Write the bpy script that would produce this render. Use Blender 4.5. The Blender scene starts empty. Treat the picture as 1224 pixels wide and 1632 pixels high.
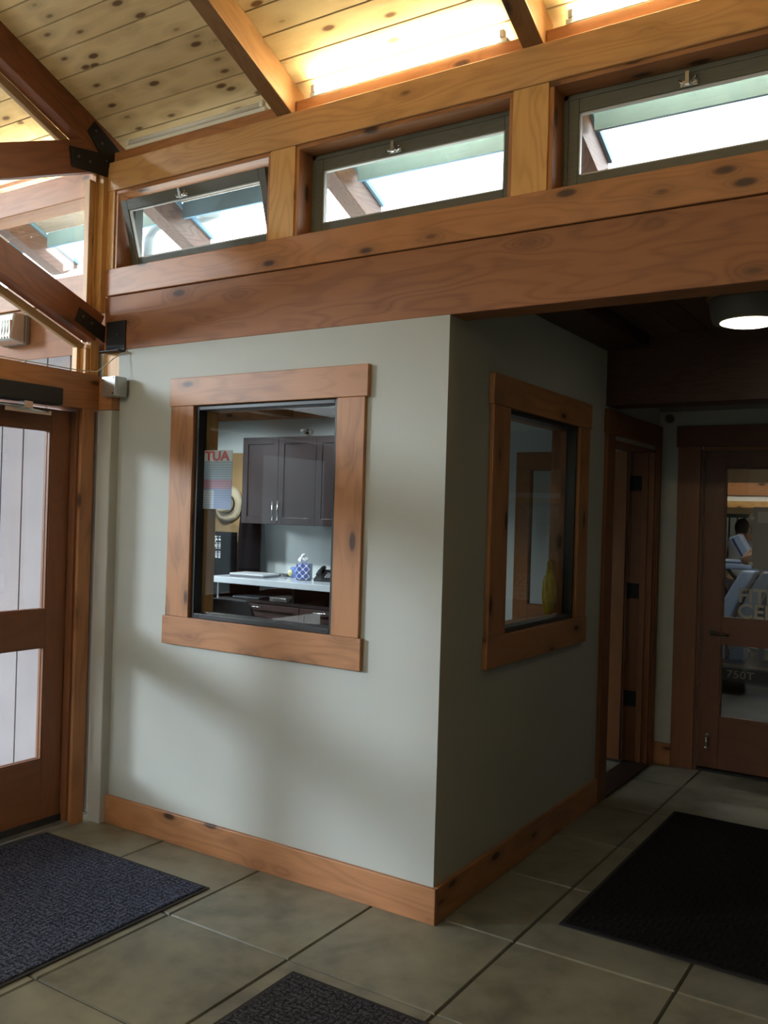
import bpy, bmesh, math, random
from mathutils import Vector, Matrix, Euler
random.seed(7)
S = bpy.context.scene
COL = S.collection
R = math.radians
PI = math.pi

# ------------------------------------------------------------------ camera
cam_d = bpy.data.cameras.new('camera')
cam = bpy.data.objects.new('camera', cam_d); COL.objects.link(cam); S.camera = cam
yaw, pitch, roll, fpx = .572394, .0014377, .0294797, 1429.11
cam.location = (1.72722, -3.12271, 1.62)
fv = Vector((-math.sin(yaw)*math.cos(pitch), math.cos(yaw)*math.cos(pitch), math.sin(pitch)))
rv = Vector((math.cos(yaw), math.sin(yaw), 0)); uv_ = rv.cross(fv)
r2 = math.cos(roll)*rv + math.sin(roll)*uv_; u2 = -math.sin(roll)*rv + math.cos(roll)*uv_
cam.matrix_world = Matrix(((r2.x, u2.x, -fv.x, cam.location.x), (r2.y, u2.y, -fv.y, cam.location.y),
                           (r2.z, u2.z, -fv.z, cam.location.z), (0, 0, 0, 1)))
cam_d.sensor_fit = 'VERTICAL'; cam_d.sensor_height = 36; cam_d.lens = fpx/1632*36
cam_d.clip_start = .05

# ------------------------------------------------------------------ light and exposure
SKY = 7.0
SUN = 2.4
TUBE = 185.0
HALL_LAMP = 6.0
GYM_LAMP = 7.0
S.view_settings.view_transform = 'Standard'; S.view_settings.look = 'None'
S.view_settings.exposure = 0.14; S.view_settings.gamma = 1; S.view_settings.use_curve_mapping = False
w = bpy.data.worlds.new('sky'); S.world = w; w.use_nodes = True
nt = w.node_tree; bg = nt.nodes['Background']
tc = nt.nodes.new('ShaderNodeTexCoord'); sp = nt.nodes.new('ShaderNodeSeparateXYZ'); rp = nt.nodes.new('ShaderNodeValToRGB')
nt.links.new(tc.outputs['Generated'], sp.inputs[0]); nt.links.new(sp.outputs['Z'], rp.inputs[0])
rp.color_ramp.elements[0].position = 0.08; rp.color_ramp.elements[0].color = (.07, .08, .085, 1)
rp.color_ramp.elements[1].position = 0.17; rp.color_ramp.elements[1].color = (.92, .97, 1, 1)
nt.links.new(rp.outputs[0], bg.inputs[0]); bg.inputs[1].default_value = SKY
sun_d = bpy.data.lights.new('sun', 'SUN'); sun_d.energy = SUN; sun_d.angle = R(9); sun_d.color = (.82, .92, 1)
sun = bpy.data.objects.new('sun', sun_d); COL.objects.link(sun)
sun.rotation_euler = Vector((1.14, 1.0, -.34)).to_track_quat('-Z', 'Y').to_euler(); sun.location = (-12, -10, 5)

# ------------------------------------------------------------------ materials
def newmat(name):
    m = bpy.data.materials.new(name); m.use_nodes = True
    n = m.node_tree.nodes; b = n['Principled BSDF']
    return m, m.node_tree, b
def flat(name, col, rough=.6, metal=0, bump=0, bscale=60, var=.0, spec=.5):
    m, t, b = newmat(name)
    b.inputs['Base Color'].default_value = (*col, 1); b.inputs['Roughness'].default_value = rough
    b.inputs['Metallic'].default_value = metal; b.inputs['Specular IOR Level'].default_value = spec
    tcn = t.nodes.new('ShaderNodeTexCoord'); no = t.nodes.new('ShaderNodeTexNoise')
    t.links.new(tcn.outputs['Object'], no.inputs['Vector']); no.inputs['Scale'].default_value = bscale; no.inputs['Detail'].default_value = 4
    if bump:
        bp = t.nodes.new('ShaderNodeBump'); bp.inputs['Strength'].default_value = bump; bp.inputs['Distance'].default_value = .002
        t.links.new(no.outputs['Fac'], bp.inputs['Height']); t.links.new(bp.outputs[0], b.inputs['Normal'])
    if var:
        n2 = t.nodes.new('ShaderNodeTexNoise'); n2.inputs['Scale'].default_value = 3.0; n2.inputs['Detail'].default_value = 5
        t.links.new(tcn.outputs['Object'], n2.inputs['Vector'])
        r = t.nodes.new('ShaderNodeValToRGB'); t.links.new(n2.outputs['Fac'], r.inputs[0])
        r.color_ramp.elements[0].position = .3; r.color_ramp.elements[1].position = .7
        r.color_ramp.elements[0].color = (*[c*(1-var) for c in col], 1); r.color_ramp.elements[1].color = (*[min(1, c*(1+var)) for c in col], 1)
        t.links.new(r.outputs[0], b.inputs['Base Color'])
    return m
def mth(t, op, a, b=None, v=None):
    n = t.nodes.new('ShaderNodeMath'); n.operation = op
    if isinstance(a, (int, float)): n.inputs[0].default_value = a
    else: t.links.new(a, n.inputs[0])
    if b is not None:
        if isinstance(b, (int, float)): n.inputs[1].default_value = b
        else: t.links.new(b, n.inputs[1])
    return n.outputs[0]
def wood(name, light, dark, knot=(.06, .025, .012), axis=0, rough=.45, rings=26, knots=.105, kscale=5.0, source='Object', grain=.5, blotch=.2, patch=None, plank=0):
    """stained softwood: stretched growth rings bending round knots"""
    m, t, b = newmat(name); L = t.links; N = t.nodes
    tcn = N.new('ShaderNodeTexCoord'); oi = N.new('ShaderNodeObjectInfo')
    off = N.new('ShaderNodeVectorMath'); off.operation = 'ADD'
    L.new(tcn.outputs[source], off.inputs[0])
    sc = N.new('ShaderNodeVectorMath'); sc.operation = 'SCALE'; sc.inputs[0].default_value = (13.1, 7.7, 9.3)
    L.new(oi.outputs['Random'], sc.inputs['Scale']); L.new(sc.outputs[0], off.inputs[1])
    def stretched(fa, ft):
        mp = N.new('ShaderNodeMapping'); mp.vector_type = 'POINT'
        s = [ft, ft, ft]; s[axis] = fa; mp.inputs['Scale'].default_value = s
        L.new(off.outputs[0], mp.inputs['Vector']); return mp.outputs[0]
    vk = N.new('ShaderNodeTexVoronoi'); vk.feature = 'F1'; vk.inputs['Scale'].default_value = 1
    L.new(stretched(kscale*.38, kscale), vk.inputs['Vector']); vk.inputs['Randomness'].default_value = 1.0
    d = vk.outputs['Distance']
    # ring field: low noise + lift near knots
    n1 = N.new('ShaderNodeTexNoise'); n1.inputs['Scale'].default_value = 1; n1.inputs['Detail'].default_value = 2
    L.new(stretched(.9, 5.5), n1.inputs['Vector'])
    n2 = N.new('ShaderNodeTexNoise'); n2.inputs['Scale'].default_value = 1; n2.inputs['Detail'].default_value = 6
    L.new(stretched(6, 160), n2.inputs['Vector'])
    near = mth(t, 'POWER', 2.718, mth(t, 'MULTIPLY', mth(t, 'MULTIPLY', d, d), -28.0))
    field = mth(t, 'ADD', mth(t, 'MULTIPLY', n1.outputs['Fac'], rings), mth(t, 'MULTIPLY', near, 4.0))
    ring = mth(t, 'ADD', mth(t, 'MULTIPLY', mth(t, 'SINE', mth(t, 'MULTIPLY', field, 6.283)), .5), .5)
    ring = mth(t, 'POWER', ring, 2.2)
    g = mth(t, 'ADD', mth(t, 'MULTIPLY', ring, grain), mth(t, 'MULTIPLY', mth(t, 'SUBTRACT', n2.outputs['Fac'], .5), .55))
    n3 = N.new('ShaderNodeTexNoise'); n3.inputs['Scale'].default_value = 1; n3.inputs['Detail'].default_value = 3
    L.new(stretched(1.6, 4), n3.inputs['Vector'])
    g = mth(t, 'ADD', g, mth(t, 'MULTIPLY', mth(t, 'SUBTRACT', n3.outputs['Fac'], .5), blotch*4))
    mix = N.new('ShaderNodeMix'); mix.data_type = 'RGBA'; mix.clamp_factor = True
    L.new(g, mix.inputs['Factor']); mix.inputs['A'].default_value = (*light, 1); mix.inputs['B'].default_value = (*dark, 1)
    col = mix.outputs['Result']
    halo = N.new('ShaderNodeMapRange'); halo.clamp = True; L.new(d, halo.inputs['Value'])
    halo.inputs['From Min'].default_value = knots*2.6; halo.inputs['From Max'].default_value = knots*.9
    halo.inputs['To Min'].default_value = 0; halo.inputs['To Max'].default_value = .45
    m2 = N.new('ShaderNodeMix'); m2.data_type = 'RGBA'; L.new(halo.outputs[0], m2.inputs['Factor'])
    L.new(col, m2.inputs['A']); m2.inputs['B'].default_value = (*[c*.75 for c in dark], 1)
    km = N.new('ShaderNodeMapRange'); km.clamp = True; L.new(d, km.inputs['Value'])
    km.inputs['From Min'].default_value = knots; km.inputs['From Max'].default_value = knots*.6
    m3 = N.new('ShaderNodeMix'); m3.data_type = 'RGBA'; L.new(km.outputs[0], m3.inputs['Factor'])
    L.new(m2.outputs['Result'], m3.inputs['A']); m3.inputs['B'].default_value = (*knot, 1)
    out = m3.outputs['Result']
    if plank:
        # board-to-board tone from the second UV layer
        at = N.new('ShaderNodeAttribute'); at.attribute_name = 'tone'; at.attribute_type = 'GEOMETRY'
        hs = N.new('ShaderNodeHueSaturation'); L.new(out, hs.inputs['Color'])
        L.new(at.outputs['Fac'], hs.inputs['Value']); out = hs.outputs[0]
    L.new(out, b.inputs['Base Color'])
    b.inputs['Roughness'].default_value = rough; b.inputs['Specular IOR Level'].default_value = .4
    bp = N.new('ShaderNodeBump'); bp.inputs['Strength'].default_value = .25; bp.inputs['Distance'].default_value = .001
    L.new(n2.outputs['Fac'], bp.inputs['Height']); L.new(bp.outputs[0], b.inputs['Normal'])
    return m
def glass(name, tint=(.95, .97, .97), ior=1.5, base=0.0, rough=0.0):
    """thin pane: transparent with mirror reflection rising towards grazing angles"""
    m = bpy.data.materials.new(name); m.use_nodes = True; t = m.node_tree; t.nodes.clear()
    o = t.nodes.new('ShaderNodeOutputMaterial'); mx = t.nodes.new('ShaderNodeMixShader')
    tr = t.nodes.new('ShaderNodeBsdfTransparent'); tr.inputs[0].default_value = (*tint, 1)
    gl = t.nodes.new('ShaderNodeBsdfGlossy'); gl.inputs['Roughness'].default_value = rough
    lw = t.nodes.new('ShaderNodeLayerWeight'); lw.inputs['Blend'].default_value = .5
    f0 = ((ior-1)/(ior+1))**2 + base
    f = mth(t, 'MINIMUM', mth(t, 'ADD', mth(t, 'MULTIPLY', mth(t, 'POWER', lw.outputs['Facing'], 5.0), 1-f0), f0), 1.0)
    t.links.new(f, mx.inputs[0]); t.links.new(tr.outputs[0], mx.inputs[1]); t.links.new(gl.outputs[0], mx.inputs[2])
    t.links.new(mx.outputs[0], o.inputs[0]); return m
def emit(name, col, s):
    m = bpy.data.materials.new(name); m.use_nodes = True; t = m.node_tree; t.nodes.clear()
    o = t.nodes.new('ShaderNodeOutputMaterial'); e = t.nodes.new('ShaderNodeEmission')
    e.inputs[0].default_value = (*col, 1); e.inputs[1].default_value = s; t.links.new(e.outputs[0], o.inputs[0]); return m
def tri(name, **k): return [wood(name+'_'+a, axis=i, **k) for i, a in enumerate(('along', 'deep', 'upright'))]

CEDAR = tri('cedar', light=(.44, .195, .078), dark=(.26, .105, .04), knots=.19, kscale=10, blotch=.22, grain=.36, rings=16)        # header, sill
HEADW = tri('header_fir', light=(.60, .335, .135), dark=(.38, .185, .07), knots=.19, kscale=10, blotch=.2, grain=.36, rings=16)
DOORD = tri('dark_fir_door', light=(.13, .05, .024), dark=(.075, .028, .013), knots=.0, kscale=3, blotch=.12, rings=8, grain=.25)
GOLD = tri('golden_fir', light=(.68, .385, .135), dark=(.50, .26, .08), knots=.17, kscale=10, blotch=.12, rings=16)      # posts
BEAM = tri('weathered_beam', light=(.31, .128, .054), dark=(.135, .048, .023), knots=.12, kscale=6.5, rings=13, grain=.34, rough=.6)
TRIM = tri('knotty_alder', light=(.40, .185, .078), dark=(.19, .078, .032), knots=.18, kscale=9.5, blotch=.42, rings=11, grain=.3)
BASE = tri('knotty_baseboard', light=(.43, .20, .09), dark=(.22, .09, .04), knots=.18, kscale=9.5, blotch=.42, rings=10, grain=.3)
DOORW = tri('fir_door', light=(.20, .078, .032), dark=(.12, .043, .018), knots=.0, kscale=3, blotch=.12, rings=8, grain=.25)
LEAFW = tri('pale_fir_door', light=(.30, .125, .046), dark=(.20, .08, .03), knots=.0, kscale=3, blotch=.12, rings=8, grain=.25)
TRUSS = tri('truss_fir', light=(.22, .075, .03), dark=(.12, .04, .017), knots=.08, kscale=3, blotch=.15, rings=14, grain=.4)
STOP = tri('pale_stop', light=(.50, .34, .17), dark=(.33, .20, .095), knots=.06, kscale=4)
DARKW = tri('dark_timber', light=(.07, .03, .018), dark=(.035, .016, .01), knots=.08, kscale=3)
TAIL = tri('rafter_tail', light=(.20, .12, .09), dark=(.10, .06, .05), knots=.07, kscale=3, blotch=.3)
RAFT = tri('rafter_fir', light=(.25, .125, .045), dark=(.13, .06, .022), knots=.13, kscale=7, blotch=.3, grain=.25, rings=14)
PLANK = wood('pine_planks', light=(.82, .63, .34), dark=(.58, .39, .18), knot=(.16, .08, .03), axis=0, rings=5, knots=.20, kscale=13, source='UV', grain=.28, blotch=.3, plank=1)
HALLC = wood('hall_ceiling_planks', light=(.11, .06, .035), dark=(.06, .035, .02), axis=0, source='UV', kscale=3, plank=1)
M_WALL = flat('painted_drywall', (.43, .45, .425), .75, bump=.12, bscale=90, var=.02)
M_STRIP = flat('painted_post', (.45, .455, .42), .6, bump=.1, bscale=60, var=.03)
M_OFFW = flat('office_paint', (.56, .60, .58), .8)
M_BLACK = flat('black_frame', (.012, .013, .015), .4)
M_STEEL = flat('black_steel', (.010, .010, .012), .55, .3, bump=.2, bscale=40)
M_GALV = flat('galvanised_steel', (.45, .45, .43), .38, .85, var=.15)
M_BOLT = flat('bolt_steel', (.12, .12, .12), .4, .8)
M_SASH = wood('sash_paint', light=(.11, .112, .095), dark=(.065, .07, .06), axis=0, knots=0, kscale=3, grain=.3)
M_CHROME = flat('chrome', (.75, .75, .72), .22, 1)
M_WHITE = flat('white_enamel', (.88, .87, .80), .45)
M_TEAL = flat('teal_paint', (.22, .40, .56), .6, var=.1)
M_SOFFIT = wood('pale_soffit', light=(.62, .58, .50), dark=(.48, .43, .36), axis=0, source='UV', knots=.09, kscale=4, plank=1)
M_SIDING = flat('grey_siding', (.29, .265, .28), .8, bump=.3, bscale=40, var=.08)
M_GROOVE = flat('siding_groove', (.05, .045, .045), .9)
M_OUTG = flat('concrete_walk', (.35, .34, .31), .9, var=.15)
M_GLASS = glass('window_glass')
M_HAZY = glass('hazy_glass', (.93, .95, .96), base=.03)
M_GROUT = flat('joint_grey', (.045, .045, .035), .9)
M_RUBBER = flat('rubber_black', (.012, .012, .014), .8)
def concrete():
    m, t, b = newmat('stained_concrete'); N = t.nodes; L = t.links
    tcn = N.new('ShaderNodeTexCoord')
    a = N.new('ShaderNodeTexNoise'); a.inputs['Scale'].default_value = 2.2; a.inputs['Detail'].default_value = 8; a.inputs['Roughness'].default_value = .6; a.inputs['Distortion'].default_value = .6
    c = N.new('ShaderNodeTexNoise'); c.inputs['Scale'].default_value = 9; c.inputs['Detail'].default_value = 6
    L.new(tcn.outputs['Object'], a.inputs[0]); L.new(tcn.outputs['Object'], c.inputs[0])
    r = N.new('ShaderNodeValToRGB'); e = r.color_ramp.elements
    e[0].position = .34; e[0].color = (.10, .10, .075, 1); e[1].position = .68; e[1].color = (.27, .268, .20, 1)
    x = e.new(.5); x.color = (.195, .192, .15, 1)
    L.new(mth(t, 'ADD', mth(t, 'MULTIPLY', a.outputs[0], .62), mth(t, 'MULTIPLY', c.outputs[0], .38)), r.inputs[0])
    at = N.new('ShaderNodeAttribute'); at.attribute_name = 'tone'; hs = N.new('ShaderNodeHueSaturation')
    L.new(r.outputs[0], hs.inputs['Color']); L.new(at.outputs['Fac'], hs.inputs['Value']); L.new(hs.outputs[0], b.inputs['Base Color'])
    rr = N.new('ShaderNodeMapRange'); L.new(c.outputs[0], rr.inputs[0]); rr.inputs['To Min'].default_value = .3; rr.inputs['To Max'].default_value = .55
    L.new(rr.outputs[0], b.inputs['Roughness'])
    bp = N.new('ShaderNodeBump'); bp.inputs['Strength'].default_value = .15; bp.inputs['Distance'].default_value = .002
    L.new(c.outputs[0], bp.inputs['Height']); L.new(bp.outputs[0], b.inputs['Normal']); return m
M_CONC = concrete()
def matmat(name, c1, c2, s):
    """entrance mat: woven blocks of pile with coarse yarn noise"""
    m, t, b = newmat(name); N = t.nodes; L = t.links
    tcn = N.new('ShaderNodeTexCoord'); ck = N.new('ShaderNodeTexChecker'); ck.inputs['Scale'].default_value = s
    L.new(tcn.outputs['Object'], ck.inputs['Vector'])
    sx = N.new('ShaderNodeSeparateXYZ'); L.new(tcn.outputs['Object'], sx.inputs[0])
    rx = mth(t, 'ABSOLUTE', mth(t, 'SINE', mth(t, 'MULTIPLY', sx.outputs['X'], s*PI*2.0))); ry = mth(t, 'ABSOLUTE', mth(t, 'SINE', mth(t, 'MULTIPLY', sx.outputs['Y'], s*PI*2.0)))
    wv = mth(t, 'ADD', mth(t, 'MULTIPLY', rx, ck.outputs['Fac']), mth(t, 'MULTIPLY', ry, mth(t, 'SUBTRACT', 1.0, ck.outputs['Fac'])))
    no = N.new('ShaderNodeTexNoise'); no.inputs['Scale'].default_value = 120; no.inputs['Detail'].default_value = 2; L.new(tcn.outputs['Object'], no.inputs[0])
    mx = N.new('ShaderNodeMix'); mx.data_type = 'RGBA'; mx.clamp_factor = True; L.new(mth(t, 'MULTIPLY', mth(t, 'SUBTRACT', mth(t, 'ADD', no.outputs[0], mth(t, 'MULTIPLY', wv, .16)), .50), 3.5), mx.inputs['Factor'])
    mx.inputs['A'].default_value = (*c1, 1); mx.inputs['B'].default_value = (*c2, 1); L.new(mx.outputs['Result'], b.inputs['Base Color'])
    b.inputs['Roughness'].default_value = .95; b.inputs['Specular IOR Level'].default_value = .1
    h = mth(t, 'ADD', mth(t, 'MULTIPLY', wv, .9), mth(t, 'MULTIPLY', no.outputs[0], 1.6))
    bp = N.new('ShaderNodeBump'); bp.inputs['Strength'].default_value = .75; bp.inputs['Distance'].default_value = .0035
    L.new(h, bp.inputs['Height']); L.new(bp.outputs[0], b.inputs['Normal']); return m
M_MATBLUE = matmat('navy_mat_pile', (.015, .018, .035), (.10, .115, .18), 20)
M_MATGREY = matmat('charcoal_mat_pile', (.015, .016, .022), (.075, .078, .10), 20)
M_MATBLACK = matmat('black_mat_pile', (.006, .006, .007), (.014, .014, .016), 20)

# ------------------------------------------------------------------ mesh helpers
def box(bm, x0, x1, y0, y1, z0, z1, rot=None, at=None):
    vs = [bm.verts.new((x, y, z)) for x in (x0, x1) for y in (y0, y1) for z in (z0, z1)]
    if rot is not None:
        for v in vs: v.co = rot @ v.co
    if at is not None:
        for v in vs: v.co += Vector(at)
    f = [(0, 1, 3, 2), (4, 6, 7, 5), (0, 4, 5, 1), (2, 3, 7, 6), (0, 2, 6, 4), (1, 5, 7, 3)]
    return [bm.faces.new([vs[i] for i in q]) for q in f]
def cyl(bm, a, b, r0, r1=None, n=20, caps=True):
    a = Vector(a); b = Vector(b); r1 = r0 if r1 is None else r1
    d = (b-a).normalized(); u = d.orthogonal().normalized(); v = d.cross(u)
    A = [bm.verts.new(a + r0*(math.cos(2*PI*i/n)*u + math.sin(2*PI*i/n)*v)) for i in range(n)]
    B = [bm.verts.new(b + r1*(math.cos(2*PI*i/n)*u + math.sin(2*PI*i/n)*v)) for i in range(n)]
    for i in range(n): bm.faces.new([A[i], A[(i+1) % n], B[(i+1) % n], B[i]]).smooth = True
    if caps: bm.faces.new(A[::-1]); bm.faces.new(B)
def lathe(bm, prof, c=(0, 0, 0), n=32):
    rings = []
    for r, z in prof: rings.append([bm.verts.new((c[0]+r*math.cos(2*PI*i/n), c[1]+r*math.sin(2*PI*i/n), c[2]+z)) for i in range(n)])
    for a, b in zip(rings, rings[1:]):
        for i in range(n): bm.faces.new([a[i], a[(i+1) % n], b[(i+1) % n], b[i]]).smooth = True
    bm.faces.new(rings[0][::-1]); bm.faces.new(rings[-1])
def tube(bm, pts, r, n=8, r1=None):
    pts = [Vector(p) for p in pts]; rings = []
    for i, p in enumerate(pts):
        d = (pts[min(i+1, len(pts)-1)] - pts[max(i-1, 0)]).normalized()
        u = d.cross(Vector((.13, .21, .97))).normalized(); v = d.cross(u)
        rr = r if r1 is None else r + (r1-r)*i/(len(pts)-1)
        rings.append([bm.verts.new(p + rr*(math.cos(2*PI*k/n)*u + math.sin(2*PI*k/n)*v)) for k in range(n)])
    for a, b in zip(rings, rings[1:]):
        for k in range(n): bm.faces.new([a[k], a[(k+1) % n], b[(k+1) % n], b[k]]).smooth = True
    bm.faces.new(rings[0][::-1]); bm.faces.new(rings[-1])
def prism(bm, poly, axis, a, b):
    """extrude a 2-D polygon along an axis from a to b"""
    def P(p, k):
        return (k, p[0], p[1]) if axis == 0 else (p[0], k, p[1]) if axis == 1 else (p[0], p[1], k)
    A = [bm.verts.new(P(p, a)) for p in poly]; B = [bm.verts.new(P(p, b)) for p in poly]; n = len(poly)
    for i in range(n): bm.faces.new([A[i], A[(i+1) % n], B[(i+1) % n], B[i]])
    bm.faces.new(A[::-1]); bm.faces.new(B)
def obj(name, bm, mat, parent=None, bevel=0, loc=None, rot=None, label=None):
    bmesh.ops.recalc_face_normals(bm, faces=bm.faces)
    me = bpy.data.meshes.new(name); bm.to_mesh(me); bm.free()
    for m in (mat if isinstance(mat, (list, tuple)) else [mat]): me.materials.append(m)
    o = bpy.data.objects.new(name, me); COL.objects.link(o)
    if loc is not None: o.location = loc
    if rot is not None: o.rotation_euler = rot
    if parent: o.parent = parent
    if bevel:
        md = o.modifiers.new('edge', 'BEVEL'); md.width = bevel; md.segments = 2; md.limit_method = 'ANGLE'; md.angle_limit = R(50)
    if label: o['label'] = label
    return o
def bxo(name, b6, mat, parent=None, bevel=.002, **k):
    """one box with its origin at its centre"""
    x0, x1, y0, y1, z0, z1 = b6; c = ((x0+x1)/2, (y0+y1)/2, (z0+z1)/2)
    bm = bmesh.new(); box(bm, x0-c[0], x1-c[0], y0-c[1], y1-c[1], z0-c[2], z1-c[2])
    if parent is not None: c = tuple(Vector(c) - parent.location) if parent.rotation_euler.z == 0 else c
    return obj(name, bm, mat, parent, bevel, loc=c, **k)
def tag(o, label, cat, group=None):
    o['label'] = label; o['category'] = cat
    if group: o['group'] = group
    return o
def st(o): o['kind'] = 'structure'; return o
def thing(name, loc, label=None, cat=None, group=None, rotz=0):
    o = bpy.data.objects.new(name, None); o.empty_display_size = .1; COL.objects.link(o); o.location = loc; o.rotation_euler = (0, 0, rotz)
    if label: tag(o, label, cat, group)
    return o
def wall(name, axis, t0, t1, a0, a1, z0, z1, holes, mat, extra=None):
    """wall slab normal to axis, thickness t0..t1, spanning a0..a1 and z0..z1, with rectangular holes (a, a, z, z)"""
    bm = bmesh.new()
    A = sorted({a0, a1, *[h[0] for h in holes], *[h[1] for h in holes]}); Z = sorted({z0, z1, *[h[2] for h in holes], *[h[3] for h in holes]})
    for i in range(len(A)-1):
        for j in range(len(Z)-1):
            ca, cz = (A[i]+A[i+1])/2, (Z[j]+Z[j+1])/2
            if any(h[0] < ca < h[1] and h[2] < cz < h[3] for h in holes): continue
            if axis == 1: box(bm, A[i], A[i+1], t0, t1, Z[j], Z[j+1])
            else: box(bm, t0, t1, A[i], A[i+1], Z[j], Z[j+1])
    bmesh.ops.remove_doubles(bm, verts=bm.verts, dist=1e-5)
    seen = {}; kill = []
    for f in bm.faces:
        k = tuple(sorted(v.index for v in f.verts)); 
        if k in seen: kill += [f, seen[k]]
        else: seen[k] = f
    if kill: bmesh.ops.delete(bm, geom=list(set(kill)), context='FACES')
    return st(obj(name, bm, mat))
def text(name, body, size, mat, parent, loc, rot, extrude=.0006, align='LEFT', sx=1, bold=0):
    cu = bpy.data.curves.new(name, 'FONT'); cu.body = body; cu.size = size; cu.extrude = extrude; cu.align_x = align; cu.offset = bold
    tmp = bpy.data.objects.new('tmp', cu); COL.objects.link(tmp); bpy.context.view_layer.update()
    me = bpy.data.meshes.new_from_object(tmp.evaluated_get(bpy.context.evaluated_depsgraph_get()))
    bpy.data.objects.remove(tmp); me.materials.clear(); me.materials.append(mat)
    o = bpy.data.objects.new(name, me); COL.objects.link(o); o.location = loc; o.rotation_euler = rot; o.scale = (sx, 1, 1)
    if parent: o.parent = parent
    return o

# ------------------------------------------------------------------ key dimensions
XL = -2.05            # truss face / left end of the timber frame
ZB0, ZB1 = 2.417, 2.700   # big beam
ZS1 = 2.844           # sill top
ZH0, ZH1 = 3.25, 3.40     # header
SL = .44; ZR = 3.553      # roof plane z = ZR - SL*y
YR = -3.0             # ridge
XE = 4.6              # right end of the room
XW = -6.2             # left end of the porch
YB = -6.0             # wall behind
roofz = lambda y: ZR - SL*y if y > YR else ZR + SL*(y - 2*YR)

# ------------------------------------------------------------------ floor
def floor():
    bm = bmesh.new(); lay = bm.loops.layers.float.new('tone') if False else None
    T = .607; g = .0035; X0, X1, Y0, Y1 = -2.13, XE, YB, 3.06
    tones = []
    xs = [-.885 + T*k for k in range(-4, 12)]; ys = [.05 + .61*k for k in range(-12, 7)]
    for x in xs:
        for y in ys:
            a0, a1 = max(x, X0), min(x+T, X1); b0, b1 = max(y, Y0), min(y+.61, Y1)
            if a1-a0 < .02 or b1-b0 < .02: continue
            if (a1 < -.1 and b0 > .1): continue
            tone = random.uniform(.9, 1.1)
            # chamfered slab top
            c = .004; zt = 0.0
            lo = [bm.verts.new(p) for p in ((a0+g, b0+g, -.006), (a1-g, b0+g, -.006), (a1-g, b1-g, -.006), (a0+g, b1-g, -.006))]
            hi = [bm.verts.new(p) for p in ((a0+g+c, b0+g+c, zt), (a1-g-c, b0+g+c, zt), (a1-g-c, b1-g-c, zt), (a0+g+c, b1-g-c, zt))]
            fs = [bm.faces.new(hi)] + [bm.faces.new([lo[i], lo[(i+1) % 4], hi[(i+1) % 4], hi[i]]) for i in range(4)]
            tones += [tone] + [tone*.75]*4
    n = len(bm.faces)
    fs = box(bm, X0, X1, Y0, .1, -.08, -.006) + box(bm, -.13, X1, .1, Y1, -.08, -.006)
    for f in fs: f.material_index = 1
    tones += [1]*len(fs)
    bm.faces.ensure_lookup_table()
    me = bpy.data.meshes.new('floor'); bm.to_mesh(me); bm.free()
    me.materials.append(M_CONC); me.materials.append(M_GROUT)
    at = me.attributes.new('tone', 'FLOAT', 'FACE'); at.data.foreach_set('value', tones)
    o = bpy.data.objects.new('floor', me); COL.objects.link(o); return st(o)
floor()

def plank_sheet(name, p0, ex, ey, nx, wid, count, mat, up, lo=.82, hi=1.12, gap=.0035, depth=.006, kind=True):
    """boards running along ex (length nx), laid side by side along ey; each has chamfered edges; faces down (-up)"""
    bm = bmesh.new(); uvl = bm.loops.layers.uv.new('UVMap'); p0, ex, ey, up = map(Vector, (p0, ex, ey, up)); tones = []
    for k in range(count):
        ends = [0, nx]
        for _ in range(max(1, int(nx/3.2))): ends.append(random.uniform(.3, nx-.3))
        ends.sort()
        for e0, e1 in zip(ends, ends[1:]):
            if e1-e0 < .05: continue
            v0, v1 = k*wid, (k+1)*wid
            prof = [(v0, depth), (v0+gap, 0), (v1-gap, 0), (v1, depth)]
            ru, rv2 = random.uniform(0, 50), random.uniform(0, 50); tn = random.uniform(lo, hi)
            g0, g1 = e0+.0008, e1-.0008
            cols = [[bm.verts.new(p0 + ex*g + ey*v + up*h) for v, h in prof] for g in (g0, g1)]
            for i in range(3):
                f = bm.faces.new([cols[0][i], cols[1][i], cols[1][i+1], cols[0][i+1]])
                for l, (g, v) in zip(f.loops, ((g0, prof[i][0]), (g1, prof[i][0]), (g1, prof[i+1][0]), (g0, prof[i+1][0]))): l[uvl].uv = (g+ru, v+rv2)
                tones.append(tn if i == 1 else tn*.7)
    # backing deck so no light leaks through the joints
    n = count*wid
    vs = [p0 - ex*0 + up*depth, p0 + ex*nx + up*depth, p0 + ex*nx + ey*n + up*depth, p0 + ey*n + up*depth]
    A = [bm.verts.new(v + up*.0015) for v in vs]; B = [bm.verts.new(v + up*.06) for v in vs]
    fs = [bm.faces.new(A), bm.faces.new(B)] + [bm.faces.new([A[i], A[(i+1) % 4], B[(i+1) % 4], B[i]]) for i in range(4)]
    tones += [.35]*6
    me = bpy.data.meshes.new(name); bm.to_mesh(me); bm.free(); me.materials.append(mat)
    at = me.attributes.new('tone', 'FLOAT', 'FACE'); at.data.foreach_set('value', tones)
    o = bpy.data.objects.new(name, me); COL.objects.link(o)
    return st(o) if kind else o

# ------------------------------------------------------------------ roof / vaulted ceiling (runs on over the porch)
cs = math.sqrt(1+SL*SL); ey = (0, -1/cs, SL/cs); upn = (0, SL/cs, 1/cs)
PW = .1165*cs
y0 = -.091 + .1165*2      # a joint at y=.142
plank_sheet('ceiling', (XW, y0, roofz(y0)), (1, 0, 0), ey, XE-XW, PW, 27, PLANK, upn)
ey2 = (0, -1/cs, -SL/cs); up2 = (0, -SL/cs, 1/cs)
plank_sheet('ceiling', (XW, YR, roofz(YR)), (1, 0, 0), ey2, XE-XW, PW, 27, PLANK, up2)
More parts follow.
